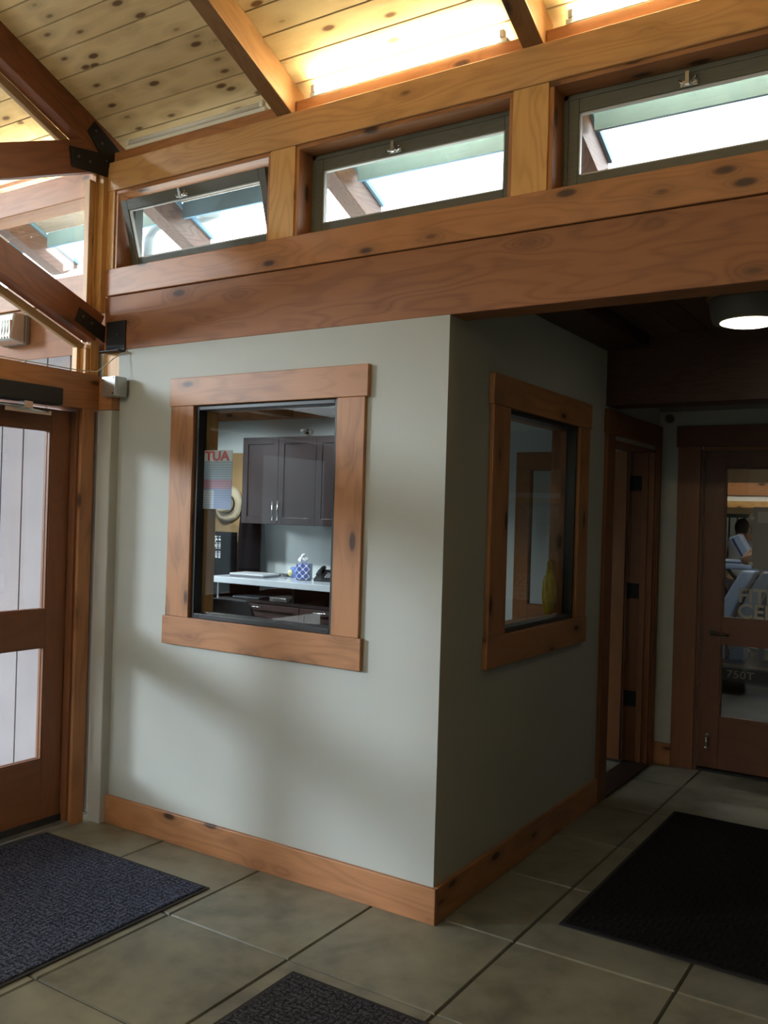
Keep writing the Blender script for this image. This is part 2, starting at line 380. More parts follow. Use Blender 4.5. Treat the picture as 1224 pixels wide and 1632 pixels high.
# eaves outside the clerestory, and their fascia
plank_sheet('ceiling', (XW, .487, roofz(.487)), (1, 0, 0), ey, XE-XW, .115*cs, 3, M_SOFFIT, upn, lo=.85, hi=1.1)

# ------------------------------------------------------------------ timber frame of the clerestory wall
def timber(name, b6, mats, axis, label, cat='beam', group=None, bevel=.004):
    return tag(bxo(name, b6, mats[axis], bevel=bevel), label, cat, group)
timber('timber_beam', (XL, XE, 0.0, .137, ZB0, ZB1), BEAM, 0, 'deep dark red-brown timber beam over the grey wall and hall opening')
timber('timber_beam', (XW, XL-.09, 0.0, .137, ZB0, ZB1), BEAM, 0, 'dark timber beam seen outside through the triangular pane left of the truss')
timber('window_sill_beam', (XL, XE, -.006, .137, ZB1+.004, ZS1), CEDAR, 0, 'long orange-brown sill board under the three high windows', 'board')
timber('window_sill_beam', (XW, XL-.09, -.006, .137, ZB1+.004, ZS1), CEDAR, 0, 'orange sill board outside, seen through the glass above the sloping chord', 'board')
timber('header_beam', (XL, XE, -.006, .13, ZH0, ZH1), HEADW, 0, 'long orange-brown header beam above the three high windows')
timber('header_beam', (XW, XL-.09, -.006, .13, ZH0, ZH1), CEDAR, 0, 'header beam outside, seen through the glass below the upper strut')
raf_x = [-.882, .322, 1.526, 2.73, 3.934]
# blocking boards between rafters
bx_ = [XL-.0] + [v for x in raf_x for v in (x-.043, x+.043)] + [XE]
blk_lab = ['short blocking board above the header between truss and first rafter', 'blocking board above the header under the lit tube, between two rafters',
           'blocking board above the header at upper right, past the second rafter']
for i in range(0, len(bx_)-1, 2):
    if bx_[i+1]-bx_[i] < .05: continue
    o = bxo('blocking_board', (bx_[i], bx_[i+1], .026, .052, ZH1, 3.462), CEDAR[0], bevel=.002)
    tag(o, blk_lab[i//2] if i//2 < 3 else 'blocking board above the header beyond the right edge of the photo', 'board', 'blocking boards between rafters' if i//2 >= 3 else None)
posts = [(-2.05, -2.0), (-.956, -.812), (.247, .393), (1.449, 1.596), (2.652, 2.80), (3.855, 4.0)]
plabs = ['slim golden post at the left end of the high windows', 'golden wood post between the left and middle high windows', 'golden wood post between the middle and right high windows']
for i, (a, b) in enumerate(posts):
    o = bxo('window_post', (a, b, .0, .137, ZS1, ZH0), GOLD[2], bevel=.003)
    tag(o, plabs[i] if i < 3 else 'golden wood post right of the right high window, outside the photo', 'post', 'posts outside the photo' if i >= 3 else None)
# porch side posts
for k in range(3):
    a = -3.36 - 1.2*k
    tag(bxo('window_post', (a, a+.146, 0, .137, ZS1, ZH0), GOLD[2]), 'golden post between the porch clerestory openings', 'post', 'porch posts')

# rafters
def rafter(xc, yl, label, mats, w=.085, d=.165, group=None, up_to=YR, name='roof_rafter', flip=False):
    L = (yl - up_to)*cs
    bm = bmesh.new(); box(bm, 0, L, -w/2, w/2, -d/1, 0)
    ang = math.atan(SL)
    # local x runs up the slope towards -y
    M = Matrix(((0, 1, 0), (-math.cos(ang), 0, math.sin(ang)), (math.sin(ang), 0, math.cos(ang)))).to_4x4() if not flip else \
        Matrix(((0, -1, 0), (math.cos(ang), 0, -math.sin(ang)), (math.sin(ang), 0, math.cos(ang)))).to_4x4()
    yy = yl if not flip else 2*YR - yl
    M.translation = Vector((xc, yy, roofz(yl)))
    o = obj(name, bm, mats[0], bevel=.004); o.matrix_world = M
    return tag(o, label, 'rafter', group)
dv = .153/cs
rl = ['dark-bottomed roof rafter left of the lit tube, landing on the header', 'roof rafter at the top right between the two lit tubes']
for i, x in enumerate(raf_x):
    rafter(x, .095, rl[i] if i < 2 else 'roof rafter beyond the right edge of the photo', RAFT, d=dv*.985, group='rafters outside the photo' if i > 1 else None)
for x in raf_x + [-.882-2.4, -.882-3.6]:
    if x < XL: rafter(x, .024, 'roof rafter over the porch outside the glass', CEDAR, d=dv, group='porch rafters')
    rafter(x, .024, 'roof rafter on the far slope behind the viewer', CEDAR, d=dv, group='rafters behind the viewer', flip=True)

# rafter tails, fascia outside the clerestory
def tail(x, label, group=None):
    t = thing('rafter_tail', (x, .14, roofz(.14)), label, 'rafter', group)
    bm = bmesh.new(); pts = []
    Y0, Y1 = 0.0, .60
    top = [(y, -SL*y-.002) for y in (Y0, Y1)]
    bot = [(Y1, -SL*Y1-.05)] + [(Y1-.04-.10*k/5, -SL*(Y1-.04-.10*k/5)-.05-.115*math.sin(PI/2*(k+1)/6)) for k in range(6)] + [(Y0, -.17)]
    prism(bm, [top[0], top[1]] + bot, 0, -.05, .05)
    obj('tail_board', bm, TAIL[1], t, .003)
    bm = bmesh.new(); prism(bm, [(0, -.002), (Y1, -SL*Y1-.002), (Y1, -SL*Y1-.026), (0, -.026)], 0, .0505, .066)
    obj('teal_trim', bm, M_TEAL, t, label='teal trim strip')
for k, x in enumerate([-3.28, -2.08, -.882, .322, 1.526, 2.73]):
    tail(x, ['weathered rafter tail outside the triangular pane at left', 'weathered rafter tail seen through the left high window', 'weathered rafter tail seen through the left part of the middle high window',
             'rafter tail outside the right high window', 'rafter tail beyond the right edge of the photo', 'rafter tail beyond the right edge of the photo'][k], 'tails outside the photo' if k > 3 else None)
fx = [-6.1, -3.33, -3.214, -2.13, -2.014, -.932, -.816, .272, .388, 1.476, 1.592, 2.68, 2.796, XE]
for i in range(0, len(fx), 2):
    tag(bxo('fascia_board', (fx[i]+.002, fx[i+1]-.002, .489, .508, 3.250, 3.343), M_TEAL), ['teal fascia board outside the glass at far left', 'teal fascia board outside, left of the truss glass edge', 'teal fascia board under the eave outside the left high window',
        'teal fascia board under the eave outside the middle high window', 'teal fascia board under the eave outside the right high window', 'teal fascia board beyond the right edge of the photo', 'teal fascia board beyond the right edge of the photo'][i//2], 'fascia', 'fascia outside the photo' if i > 9 else None)
d = thing('downspout', (-1.965, .54, 3.29), 'grey curved downspout elbow seen through the left high window', 'downspout')
bm = bmesh.new(); tube(bm, [(0, -.03, .02), (0, .04, .02), (-.03, .2, .07), (-.08, .26, .09), (-.2, .27, .08), (-.56, .27, .10), (-.63, .27, .08), (-.67, .27, .02), (-.68, .27, -.35)], .030, 12); obj('elbow_pipe', bm, flat('grey_gutter_pipe', (.25, .29, .30), .5), d)

# ------------------------------------------------------------------ clerestory windows
def clere(n, a, b, tilt=0.0, x_latch=None):
    w0 = thing('window_%d' % n, ((a+b)/2, .12, ZS1)); st(w0)
    P = lambda nm, b6, mt, **k: bxo(nm, b6, mt, w0, **k)
    # wooden liner, slightly back from the post faces
    P('jamb_liner', (a, a+.018, .008, .137, ZS1, ZH0-.018), CEDAR[2]); P('jamb_liner', (b-.018, b, .008, .137, ZS1, ZH0-.018), CEDAR[2])
    P('head_liner', (a, b, .008, .137, ZH0-.018, ZH0), CEDAR[0])
    a2, b2 = a+.018, b-.018; zt = ZH0-.018
    for b6, ax in (((a2, a2+.02, .105, .16, ZS1, zt), 2), ((b2-.02, b2, .105, .16, ZS1, zt), 2), ((a2, b2, .105, .16, zt-.02, zt), 0), ((a2, b2, .105, .16, ZS1, ZS1+.03), 0)):
        P('outer_frame', b6, M_SASH)
    # sash as its own part, hinged along its bottom edge
    s = bpy.data.objects.new('sash', None); COL.objects.link(s); s.parent = w0; s.location = (0, .0, .032); s.rotation_euler = (tilt, 0, 0)
    hw = (b2-a2)/2-.021; hh = zt-.02-ZS1-.034; fw = .042
    def Q(nm, b6, mt, par=s, bev=.002):
        x0, x1, y0, y1, z0, z1 = b6; c = ((x0+x1)/2, (y0+y1)/2, (z0+z1)/2); m_ = bmesh.new(); box(m_, x0-c[0], x1-c[0], y0-c[1], y1-c[1], z0-c[2], z1-c[2])
        return obj(nm, m_, mt, par, bev, loc=c)
    bm = bmesh.new()
    box(bm, -hw, -hw+fw, -.018, .018, 0, hh); box(bm, hw-fw, hw, -.018, .018, 0, hh)
    box(bm, -hw+fw, hw-fw, -.018, .018, 0, fw); box(bm, -hw+fw, hw-fw, -.018, .018, hh-fw*1.25, hh)
    obj('sash_frame', bm, M_SASH, s, .003)
    bm = bmesh.new()
    e = .006; ix, iz0, iz1 = hw-fw, fw, hh-fw*1.25
    box(bm, -ix, -ix+e, -.012, .004, iz0, iz1); box(bm, ix-e, ix, -.012, .004, iz0, iz1); box(bm, -ix, ix, -.012, .004, iz0, iz0+e); box(bm, -ix, ix, -.012, .004, iz1-e, iz1)
    obj('glazing_bead', bm, flat('bead_pale', (.55, .56, .55), .4), s)
    Q('pane', (-ix, ix, .004, .008, iz0, iz1), M_GLASS, bev=0)
    lx = (x_latch - (a+b)/2) if x_latch else 0; hk = hh; hh = hh-.012
    L_ = bpy.data.objects.new('latch', None)
    bm = bmesh.new()
    box(bm, lx-.030, lx+.030, -.022, -.018, hh-.036, hh-.014)                     # plate
    cyl(bm, (lx, -.018, hh-.022), (lx, -.045, hh-.022), .008, n=12)
    box(bm, lx-.007, lx+.007, -.05, -.040, hh-.04, hh+.006)
    tube(bm, [(lx-.026, -.024, hh-.018), (lx-.030, -.04, hh-.020), (lx-.020, -.046, hh-.034), (lx-.006, -.044, hh-.034)], .004, 8)
    tube(bm, [(lx+.010, -.024, hh-.012), (lx+.028, -.036, hh-.012), (lx+.030, -.038, hh-.030), (lx+.012, -.034, hh-.032)], .004, 8)
    obj('latch', bm, M_CHROME, s, .001, label='chrome latch')
    del L_
clere(1, -2.0, -.956, tilt=R(17), x_latch=-1.52)
clere(2, -.812, .247, x_latch=-.345)
clere(3, .393, 1.449, x_latch=.88)
for k, (a, b) in enumerate(((1.596, 2.652), (2.80, 3.855))): clere(14+k, a, b)

# ------------------------------------------------------------------ walls of the entry and the office box
FW = (-1.372, -.527, 1.093, 2.108)      # front opening
SW = (.556, 1.430, 1.096, 2.107)        # side opening
wall('wall_front', 1, 0.0, .12, -1.93, 0, 0, ZB0, [(FW[0], FW[1], FW[2], FW[3])], M_WALL)
wall('wall_side', 0, -.12, 0, .12, 2.96, 0, 2.62, [(SW[0], SW[1], SW[2], SW[3]), (2.0, 2.86, -.01, 2.09)], M_WALL)
wall('wall_far', 1, 2.96, 3.10, 0, XE, 0, 2.62, [(.30, 1.20, -.01, 2.10)], M_WALL)
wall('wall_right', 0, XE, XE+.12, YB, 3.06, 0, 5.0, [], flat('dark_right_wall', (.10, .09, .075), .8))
# gable wall beyond the photo's left edge and the wall behind the viewer (unseen; openings added and placed to let daylight in)
wall('wall_left', 0, -2.17, XL-.04, YB, -2.22, 0, 4.9, [(-5.6, -4.3, .1, 2.2), (-3.9, -2.6, 2.5, 3.6)], M_WALL)
wall('wall_back', 1, YB-.14, YB, -2.17, XE, 0, ZR, [(-.6, .3, .15, 2.3), (-1.9, -.95, 2.55, 3.35), (-.8, .25, 2.55, 3.35)], M_WALL)
k = 4
for a, b, z0, z1 in ((-.6, .3, .15, 2.3),):
    o = thing('window_%d' % k, ((a+b)/2, YB-.07, z0)); st(o); k += 1  # unseen window added for its daylight
    bxo('pane', (a, b, YB-.075, YB-.07, z0, z1), M_GLASS, o, 0)
    for b6 in ((a, a+.08, YB-.1, YB-.03, z0, z1), (b-.08, b, YB-.1, YB-.03, z0, z1), (a, b, YB-.1, YB-.03, z1-.09, z1), (a, b, YB-.1, YB-.03, 1.0, 1.12), (a, b, YB-.1, YB-.03, z0, z0+.1)):
        bxo('frame', b6, DOORW[2], o)

# baseboards
st(bxo('baseboard_front', (-1.93, .02, -.02, 0, 0, .142), BASE[0], bevel=.003))
st(bxo('baseboard_side', (.0005, .02, 0.0005, 1.86, 0, .142), BASE[1], bevel=.003))
st(bxo('baseboard_far', (.0, .135, 2.94, 2.96, 0, .142), BASE[0]))

# painted post strip and timber corner post at the left end of the front wall
tag(bxo('corner_strip', (-2.01, -1.915, -.055, .06, 0, 2.105), M_STRIP, bevel=.006), 'narrow off-white painted post between the entry door trim and the grey wall', 'post')
tag(bxo('corner_post', (XL, -1.93, .002, .12, 2.28, ZB0), GOLD[2], bevel=.002), 'short golden timber post under the end of the big beam, behind the metal box', 'post')

# ------------------------------------------------------------------ framed windows in the office walls
def casing_set(w0, P, ex):
    pass
wf = thing('window_6', ((FW[0]+FW[1])/2, 0, FW[2])); st(wf)
P = lambda nm, b6, mt, **k: bxo(nm, b6, mt, wf, **k)
P('head_casing', (-1.530, -.368, -.024, 0, 2.108, 2.244), TRIM[0], bevel=.003)
P('apron_casing', (-1.540, -.368, -.024, 0, .957, 1.093), TRIM[0], bevel=.003)
P('side_casing', (-1.524, FW[0], -.020, 0, 1.093, 2.108), TRIM[2], bevel=.003)
P('side_casing', (FW[1], -.383, -.020, 0, 1.093, 2.108), TRIM[2], bevel=.003)
def blackframe(P, x0, x1, z0, z1, y0, y1, t=.022):
    P('black_frame', (x0, x0+t, y0, y1, z0, z1), M_BLACK, bevel=.003); P('black_frame', (x1-t, x1, y0, y1, z0, z1), M_BLACK, bevel=.003)
    P('black_frame', (x0+t, x1-t, y0, y1, z1-t, z1), M_BLACK, bevel=.003); P('black_frame', (x0+t, x1-t, y0, y1, z0, z0+t*1.1), M_BLACK, bevel=.003)
blackframe(P, FW[0], FW[1], FW[2], FW[3], -.004, .052)
P('pane', (FW[0]+.02, FW[1]-.02, .034, .038, FW[2]+.02, FW[3]-.02), M_GLASS, bevel=0)
P('jamb_liner', (FW[0], FW[0]+.018, .052, .135, FW[2], FW[3]), GOLD[2]); P('jamb_liner', (FW[1]-.018, FW[1], .052, .135, FW[2], FW[3]), GOLD[2])
P('head_liner', (FW[0], FW[1], .052, .135, FW[3]-.018, FW[3]), TRIM[0]); P('stool_liner', (FW[0], FW[1], .052, .135, FW[2], FW[2]+.018), M_BLACK)
for x in (FW[0]+.045, FW[1]-.05): P('weep_cover', (x-.012, x+.012, -.0055, -.004, FW[2]+.008, FW[2]+.014), M_RUBBER, bevel=0)

ws = thing('window_7', (0, (SW[0]+SW[1])/2, SW[2])); st(ws)
P = lambda nm, b6, mt, **k: bxo(nm, b6, mt, ws, **k)
P('head_casing', (0, .024, .371, 1.588, 2.108, 2.244), TRIM[1], bevel=.003)
P('apron_casing', (0, .024, .371, 1.588, .957, 1.094), TRIM[1], bevel=.003)
P('side_casing', (0, .020, .385, SW[0], 1.094, 2.108), TRIM[2], bevel=.003)
P('side_casing', (0, .020, SW[1], 1.577, 1.094, 2.108), TRIM[2], bevel=.003)
t_ = .022
for b6 in ((-.052, .004, SW[0], SW[0]+t_, SW[2], SW[3]), (-.052, .004, SW[1]-t_, SW[1], SW[2], SW[3]), (-.052, .004, SW[0]+t_, SW[1]-t_, SW[3]-t_, SW[3]), (-.052, .004, SW[0]+t_, SW[1]-t_, SW[2], SW[2]+t_)):
    P('black_frame', b6, M_BLACK, bevel=.003)
P('pane', (-.038, -.034, SW[0]+.02, SW[1]-.02, SW[2]+.02, SW[3]-.02), M_GLASS, bevel=0)
P('jamb_liner', (-.135, -.052, SW[0], SW[0]+.018, SW[2], SW[3]), GOLD[2]); P('jamb_liner', (-.135, -.052, SW[1]-.018, SW[1], SW[2], SW[3]), TRIM[2])
P('head_liner', (-.135, -.052, SW[0], SW[1], SW[3]-.018, SW[3]), TRIM[1]); P('stool_liner', (-.135, -.052, SW[0], SW[1], SW[2], SW[2]+.018), TRIM[1])

# ------------------------------------------------------------------ hall beyond the big beam
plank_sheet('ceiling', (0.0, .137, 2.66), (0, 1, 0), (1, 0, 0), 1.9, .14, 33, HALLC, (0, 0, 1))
tag(bxo('hall_side_beam', (0.0, .24, .138, 1.86, 2.585, 2.658), DARKW[1]), 'dark beam running back along the top of the office side wall', 'beam')
tag(bxo('hall_cross_beam', (0.0, XE, 1.87, 2.06, 2.275, 2.655), DARKW[0]), 'nearly black cross beam hanging across the hall behind the round lamp', 'beam')
st(bxo('ceiling', (0.0, XE, 2.06, 2.96, 2.40, 2.45), flat('hall_lid', (.10, .09, .08), .8)))
st(bxo('trim_1', (0.0, XE, 2.945, 2.96, 2.355, 2.40), flat('ledge_paint', (.22, .22, .2), .6)))
l = thing('ceiling_lamp', (.905, 1.13, 2.66), 'round flush ceiling lamp glowing in the dark hall ceiling at right', 'lamp')
bm = bmesh.new(); lathe(bm, [(.185, 0), (.192, -.012), (.185, -.03), (.172, -.034)]); obj('trim_ring', bm, flat('aged_brass', (.5, .36, .17), .35, .9), l, label='thin brass-coloured ring')
bm = bmesh.new(); lathe(bm, [(.172, -.03), (.172, -.05), (.165, -.1), (.155, -.135), (.127, -.136)]); obj('lamp_body', bm, flat('lamp_drum', (.16, .155, .13), .5), l)
bm = bmesh.new(); lathe(bm, [(.124, -.130), (.124, -.138), (.10, -.146), (.05, -.151), (.005, -.152)]); obj('lens', bm, emit('hall_lens', (1, .88, .62), HALL_LAMP), l)
dt = thing('smoke_detector', (.068, 2.955, 2.31), 'small dark round detector high on the far hall wall above the corner', 'detector')
bm = bmesh.new(); cyl(bm, (0, 0, 0), (0, -.028, 0), .03, .026); obj('detector_body', bm, flat('detector_plastic', (.12, .12, .11), .6), dt)

# ------------------------------------------------------------------ door builder: two-lite glazed timber door in the local x-z plane, hinge at local x=0, y = thickness
def leaf(root, wd, mats, lites, th=.044, stile=.13, x0=0.0, base=0.02, top=2.085, glassm=None, bead=STOP):
    def P(nm, b6, mt, bev=.002):
        a0, a1, b0, b1, z0, z1 = b6; c = ((a0+a1)/2, (b0+b1)/2, (z0+z1)/2); m_ = bmesh.new(); box(m_, a0-c[0], a1-c[0], b0-c[1], b1-c[1], z0-c[2], z1-c[2])
        return obj(nm, m_, mt, root, bev, loc=c)
    P('stile', (x0, x0+stile, 0, th, base, top), mats[2]); P('stile', (x0+wd-stile, x0+wd, 0, th, base, top), mats[2])
    zs = [base] + [z for l_ in lites for z in l_] + [top]
    for i in range(0, len(zs), 2): P('rail', (x0+stile, x0+wd-stile, 0, th, zs[i], zs[i+1]), mats[0])
    for z0, z1 in lites:
        P('pane', (x0+stile, x0+wd-stile, th/2-.002, th/2+.002, z0, z1), glassm or M_GLASS, 0)
        bm = bmesh.new(); e = .008; a, b = x0+stile, x0+wd-stile
        for yy in ((.004, th/2-.003), (th/2+.003, th-.004)):
            box(bm, a, a+e, *yy, z0, z1); box(bm, b-e, b, *yy, z0, z1); box(bm, a+e, b-e, *yy, z0, z0+e); box(bm, a+e, b-e, *yy, z1-e, z1)
        obj('glazing_bead', bm, bead, root)
    return P

# fitness room door in the far wall
d3 = thing('door_3', (.30, 2.985, 0)); st(d3)
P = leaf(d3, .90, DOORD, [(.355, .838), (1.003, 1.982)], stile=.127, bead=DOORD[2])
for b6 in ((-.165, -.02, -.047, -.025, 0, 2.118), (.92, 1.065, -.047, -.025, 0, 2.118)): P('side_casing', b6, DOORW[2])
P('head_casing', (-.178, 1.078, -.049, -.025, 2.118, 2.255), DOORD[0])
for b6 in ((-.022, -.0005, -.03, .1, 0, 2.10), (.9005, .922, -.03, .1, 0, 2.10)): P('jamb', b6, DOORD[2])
P('head_jamb', (-.003, .903, -.03, .1, 2.09, 2.118), DOORW[0])
P('threshold', (-.003, .903, -.03, .10, 0, .015), M_STEEL)
bm = bmesh.new(); cyl(bm, (.075, 0, .905), (.075, -.05, .905), .011, n=12); cyl(bm, (.075, 0, .905), (.075, -.008, .905), .027, n=20)
tube(bm, [(.075, -.05, .905), (.11, -.055, .906), (.16, -.053, .903), (.185, -.048, .9)], .009, 10); obj('lever_handle', bm, flat('dark_bronze', (.10, .075, .05), .35, .9), d3)
bm = bmesh.new(); cyl(bm, (.065, 0, .235), (.065, -.02, .235), .012, n=14); tube(bm, [(.065, -.02, .235), (.065, -.045, .215), (.065, -.055, .17)], .006, 8); cyl(bm, (.065, -.055, .17), (.065, -.055, .155), .011, n=12)
obj('door_stop', bm, M_CHROME, d3, label='small chrome kick-down stop')
frost = flat('frosted_vinyl', (.40, .39, .34), .7)
for body, z, sx in (('FITNESS', 1.115, 1.0), ('CENTER', 1.003+.012, 1.04)):
    text('vinyl_lettering', body, .128, frost, d3, (.222, .018, z), (PI/2, 0, 0), sx=sx, bold=.003)
sg = thing('sign_holder', (.60, 3.005-.001, 1.30), 'grey paper notice in a clear holder stuck on the fitness room door glass', 'sign')
bm = bmesh.new(); box(bm, 0, .33, -.006, -.001, .032, .43); obj('notice', bm, flat('notice_grey', (.20, .20, .19), .5), sg)
bm = bmesh.new(); box(bm, .03, .30, -.0075, -.006, .33, .40); obj('notice_picture', bm, flat('notice_photo', (.33, .33, .33), .5), sg)
dk = flat('notice_ink', (.03, .03, .03), .6)
text('notice_text', 'Please\nTake\nCare', .042, dk, sg, (.17, -.0075, .26), (PI/2, 0, 0), align='CENTER')
cupm = flat('cup_clear', (.45, .48, .46), .15)
for z in (.36, .065):
    bm = bmesh.new(); cyl(bm, (-.004, -.001, z), (-.004, -.012, z), .013, n=16); obj('suction_cup', bm, cupm, sg)

# office door in the side wall, standing open into the office
d2 = thing('door_2', (0, 2.43, 0)); st(d2)
def PD(nm, b6, mt, bev=.002):
    return bxo(nm, b6, mt, d2, bev)
PD('side_casing', (0, .022, 1.862, 1.995, 0, 2.118), DOORW[2]); PD('side_casing', (0, .022, 2.865, 2.957, 0, 2.118), DOORW[2])
PD('side_casing', (.0, .03, 2.885, 2.90, 0, 2.118), DOORW[2])
PD('head_casing', (0, .024, 1.850, 2.958, 2.118, 2.255), DOORW[1])
PD('jamb', (-.14, .01, 2.0, 2.018, 0, 2.09), DOORW[2]); PD('jamb', (-.14, .01, 2.842, 2.86, 0, 2.09), DOORW[2]); PD('side_casing', (-.160, -.14, 2.836, 2.95, 0, 2.118), DOORW[2]); PD('head_jamb', (-.14, .01, 2.018, 2.842, 2.072, 2.09), DOORW[1])
PD('door_stop_strip', (-.07, -.03, 2.83, 2.842, .012, 2.072), DOORW[2])
PD('threshold', (-.14, .025, 1.995, 2.865, 0, .012), flat('bronze_threshold', (.035, .022, .018), .5, .4))
lf = bpy.data.objects.new('door_leaf', None); COL.objects.link(lf); lf.parent = d2; lf.location = (-.1605, .405, 0); lf.rotation_euler = (0, 0, R(181))
PL = leaf(lf, .80, LEAFW, [(.355, .838), (1.003, 1.96)], stile=.108, bead=DOORW[2])
for z in (.38, 1.1, 1.82):
    bm = bmesh.new(); box(bm, -.139, -.072, 2.838-2.43, 2.8425-2.43, z, z+.1); cyl(bm, (-.143, .403, z-.004), (-.143, .403, z+.104), .008, n=10); obj('hinge', bm, M_STEEL, d2, label='black steel butt hinge')

# entry door in the left wall
d1 = thing('door_1', (-2.07, -.175, 0), None, None); st(d1); d1.rotation_euler = (0, 0, -PI/2)
# local x runs towards -y, local y runs towards -x... (rotated -90 deg about z: local x -> -y, local y -> +x)
lf1 = bpy.data.objects.new('door_leaf', None); COL.objects.link(lf1); lf1.parent = d1; lf1.location = (0, -.046, 0)
leaf(lf1, .95, DOORW, [(.350, .912), (1.092, 1.985)], stile=.112, base=.035, top=2.088, bead=DOORW[2], glassm=M_HAZY)
def P1(nm, b6, mt, bev=.002):
    a0, a1, b0, b1, z0, z1 = b6; c = ((a0+a1)/2, (b0+b1)/2, (z0+z1)/2); m_ = bmesh.new(); box(m_, a0-c[0], a1-c[0], b0-c[1], b1-c[1], z0-c[2], z1-c[2])
    return obj(nm, m_, mt, d1, bev, loc=c)
P1('side_casing', (-.098, -.020, -.10, .06, 0, 2.104), TRIM[2]); P1('jamb', (-.020, -.004, -.10, .04, 0, 2.104), DOORW[2])
P1('side_casing', (1.925, 2.04, -.10, .06, 0, 2.104), TRIM[2])
P1('head_casing', (-.12, 2.05, -.10, .06, 2.104, 2.283), CEDAR[0])
P1('head_block', (-.175, -.12, -.02, .155, 2.106, 2.272), CEDAR[1])
lf1b = bpy.data.objects.new('door_leaf', None); COL.objects.link(lf1b); lf1b.parent = d1; lf1b.location = (.957, -.046, 0)
leaf(lf1b, .95, DOORW, [(.350, .912), (1.092, 1.985)], stile=.112, base=.035, top=2.088, bead=DOORW[2], glassm=M_HAZY)
P1('threshold', (-.02, 1.92, -.10, .06, 0, .022), M_GALV)
P1('weatherstrip', (-.02, .96, -.002, .004, .022, .055), M_RUBBER)
op = thing('door_operator', (-2.01, -.33, 2.083), 'long black automatic door closer box mounted over the entry door', 'door closer')
bxo('housing', (-2.01, -1.925, -1.06, -.335, 2.095, 2.178), M_STEEL, op, .006)
bm = bmesh.new(); tube(bm, [(.055, -.19, .012), (.055, -.19, -.02), (.05, -.10, -.025), (.02, -.03, -.022)], .006, 8); box(bm, .03, .075, -.21, -.165, -.02, .012); tube(bm, [(.055, -.19, -.012), (.05, -.45, -.016), (.04, -.7, -.02)], .007, 8)
box(bm, .0, .03, -.28, -.03, -.038, -.018)
obj('closer_arm', bm, M_CHROME, op, label='chrome closer arm')

# ------------------------------------------------------------------ gable truss with glass, left
def slopebar(name, ya, za, yb, zb, depth, x0, x1, mats, par, bev=.003):
    """bar whose top edge runs from (ya, za) to (yb, zb) in the plane x"""
    L = math.hypot(yb-ya, zb-za); a = math.atan2(zb-za, -(yb-ya))
    bm = bmesh.new(); box(bm, 0, L, -(x1-x0)/2, (x1-x0)/2, -depth, 0)
    M = Matrix(((0, 1, 0), (-math.cos(a), 0, math.sin(a)), (math.sin(a), 0, math.cos(a)))).to_4x4(); M.translation = Vector(((x0+x1)/2, ya, za))
    o = obj(name, bm, mats[0], None, bev); 
    if par: o.parent = par; M = Matrix.Translation(-par.location) @ M
    o.matrix_world = M if not par else o.matrix_world; o.matrix_local = M
    return o
tr = thing('scissor_truss', (XL, 0, ZB0), 'dark red-brown gable truss of sloping timbers at the upper left', 'truss')
slopebar('top_chord', .115, 3.504, YR, ZR-SL*YR-.002, .150, XL-.085, XL, TRUSS, tr)
slopebar('top_chord', YR*2-.0, roofz(.0)-.0, YR, ZR-SL*YR-.002, .150, XL-.085, XL, TRUSS, tr) if False else None
slopebar('bottom_chord', .0, 2.603, YR, 2.603+.405*3, .152, XL-.085, XL, TRUSS, tr)
slopebar('web_strut', -.035, 3.520, -1.20, 3.520-.40*1.165, .158, XL-.084, XL-.001, TRUSS, tr)
bm = bmesh.new()
bm.free(); bm = bmesh.new(); box(bm, -.085, -.05, -.080, -.050, 2.60-ZB0, 3.30-ZB0); obj('glass_stop', bm, GOLD[2], tr)
slopebar('glass_stop', -.05, 2.455, -1.3, 2.455+.405*1.25, .04, XL-.118, XL-.088, STOP, tr)
slopebar('glass_stop', -.16, 3.465, -1.3, 3.465+SL*1.14, .045, XL-.118, XL-.088, STOP, tr)
slopebar('glass_stop', -.16, 3.35, -1.2, 3.35-.40*1.04, .03, XL-.118, XL-.088, STOP, tr)
bm = bmesh.new(); box(bm, -.125, -.05, -.075, -.052, 2.285-ZB0, 2.43-ZB0); box(bm, -.125, -.09, -.098, -.075, 2.285-ZB0, 2.44-ZB0); obj('glass_stop', bm, GOLD[2], tr)
# upright timbers at the truss heel
for b6, nm in (((XL-.085, XL-.045, -.045, .005, 2.28, 3.36), 'heel_post'), ((XL-.045, XL-.004, -.030, .008, 2.62, 3.34), 'heel_post')):
    bxo(nm, b6, GOLD[2], tr)
bm = bmesh.new(); prism(bm, [(-.06, 2.30-ZB0), (-2.22, 2.30-ZB0), (-2.22, 4.50-ZB0), (-.06, 3.55-ZB0)], 0, -.106, -.102)
obj('gable_pane', bm, M_HAZY, tr, label='clear glass filling the truss')
def plate(name, poly, x0, x1, label, bolts):
    t = thing(name, (XL+.008, 0, poly[0][1]), label, 'bracket')
    bm = bmesh.new(); prism(bm, [(p[0], p[1]-poly[0][1]) for p in poly], 0, x0-(XL+.008), x1-(XL+.008)); obj('steel_plate', bm, M_STEEL, t, .0015)
    for (y, z) in bolts:
        bm = bmesh.new(); cyl(bm, (0, y, z-poly[0][1]), (.007, y, z-poly[0][1]), .007, n=6); obj('bolt_head', bm, M_BOLT, t)
    return t
import mathutils
def on_plane(px, py, xv):
    d_ = fv + r2*((px-612)/fpx) - u2*((py-816)/fpx); c_ = Vector((1.72722, -3.12271, 1.62)); t__ = (xv-c_.x)/d_.x; p = c_+d_*t__; return (p.y, p.z)
GU = [(-.106, 3.580), (-.145, 3.516), (-.069, 3.430), (-.250, 3.403), (-.232, 3.306), (-.015, 3.323), (-.009, 3.373), (.07, 3.478)]
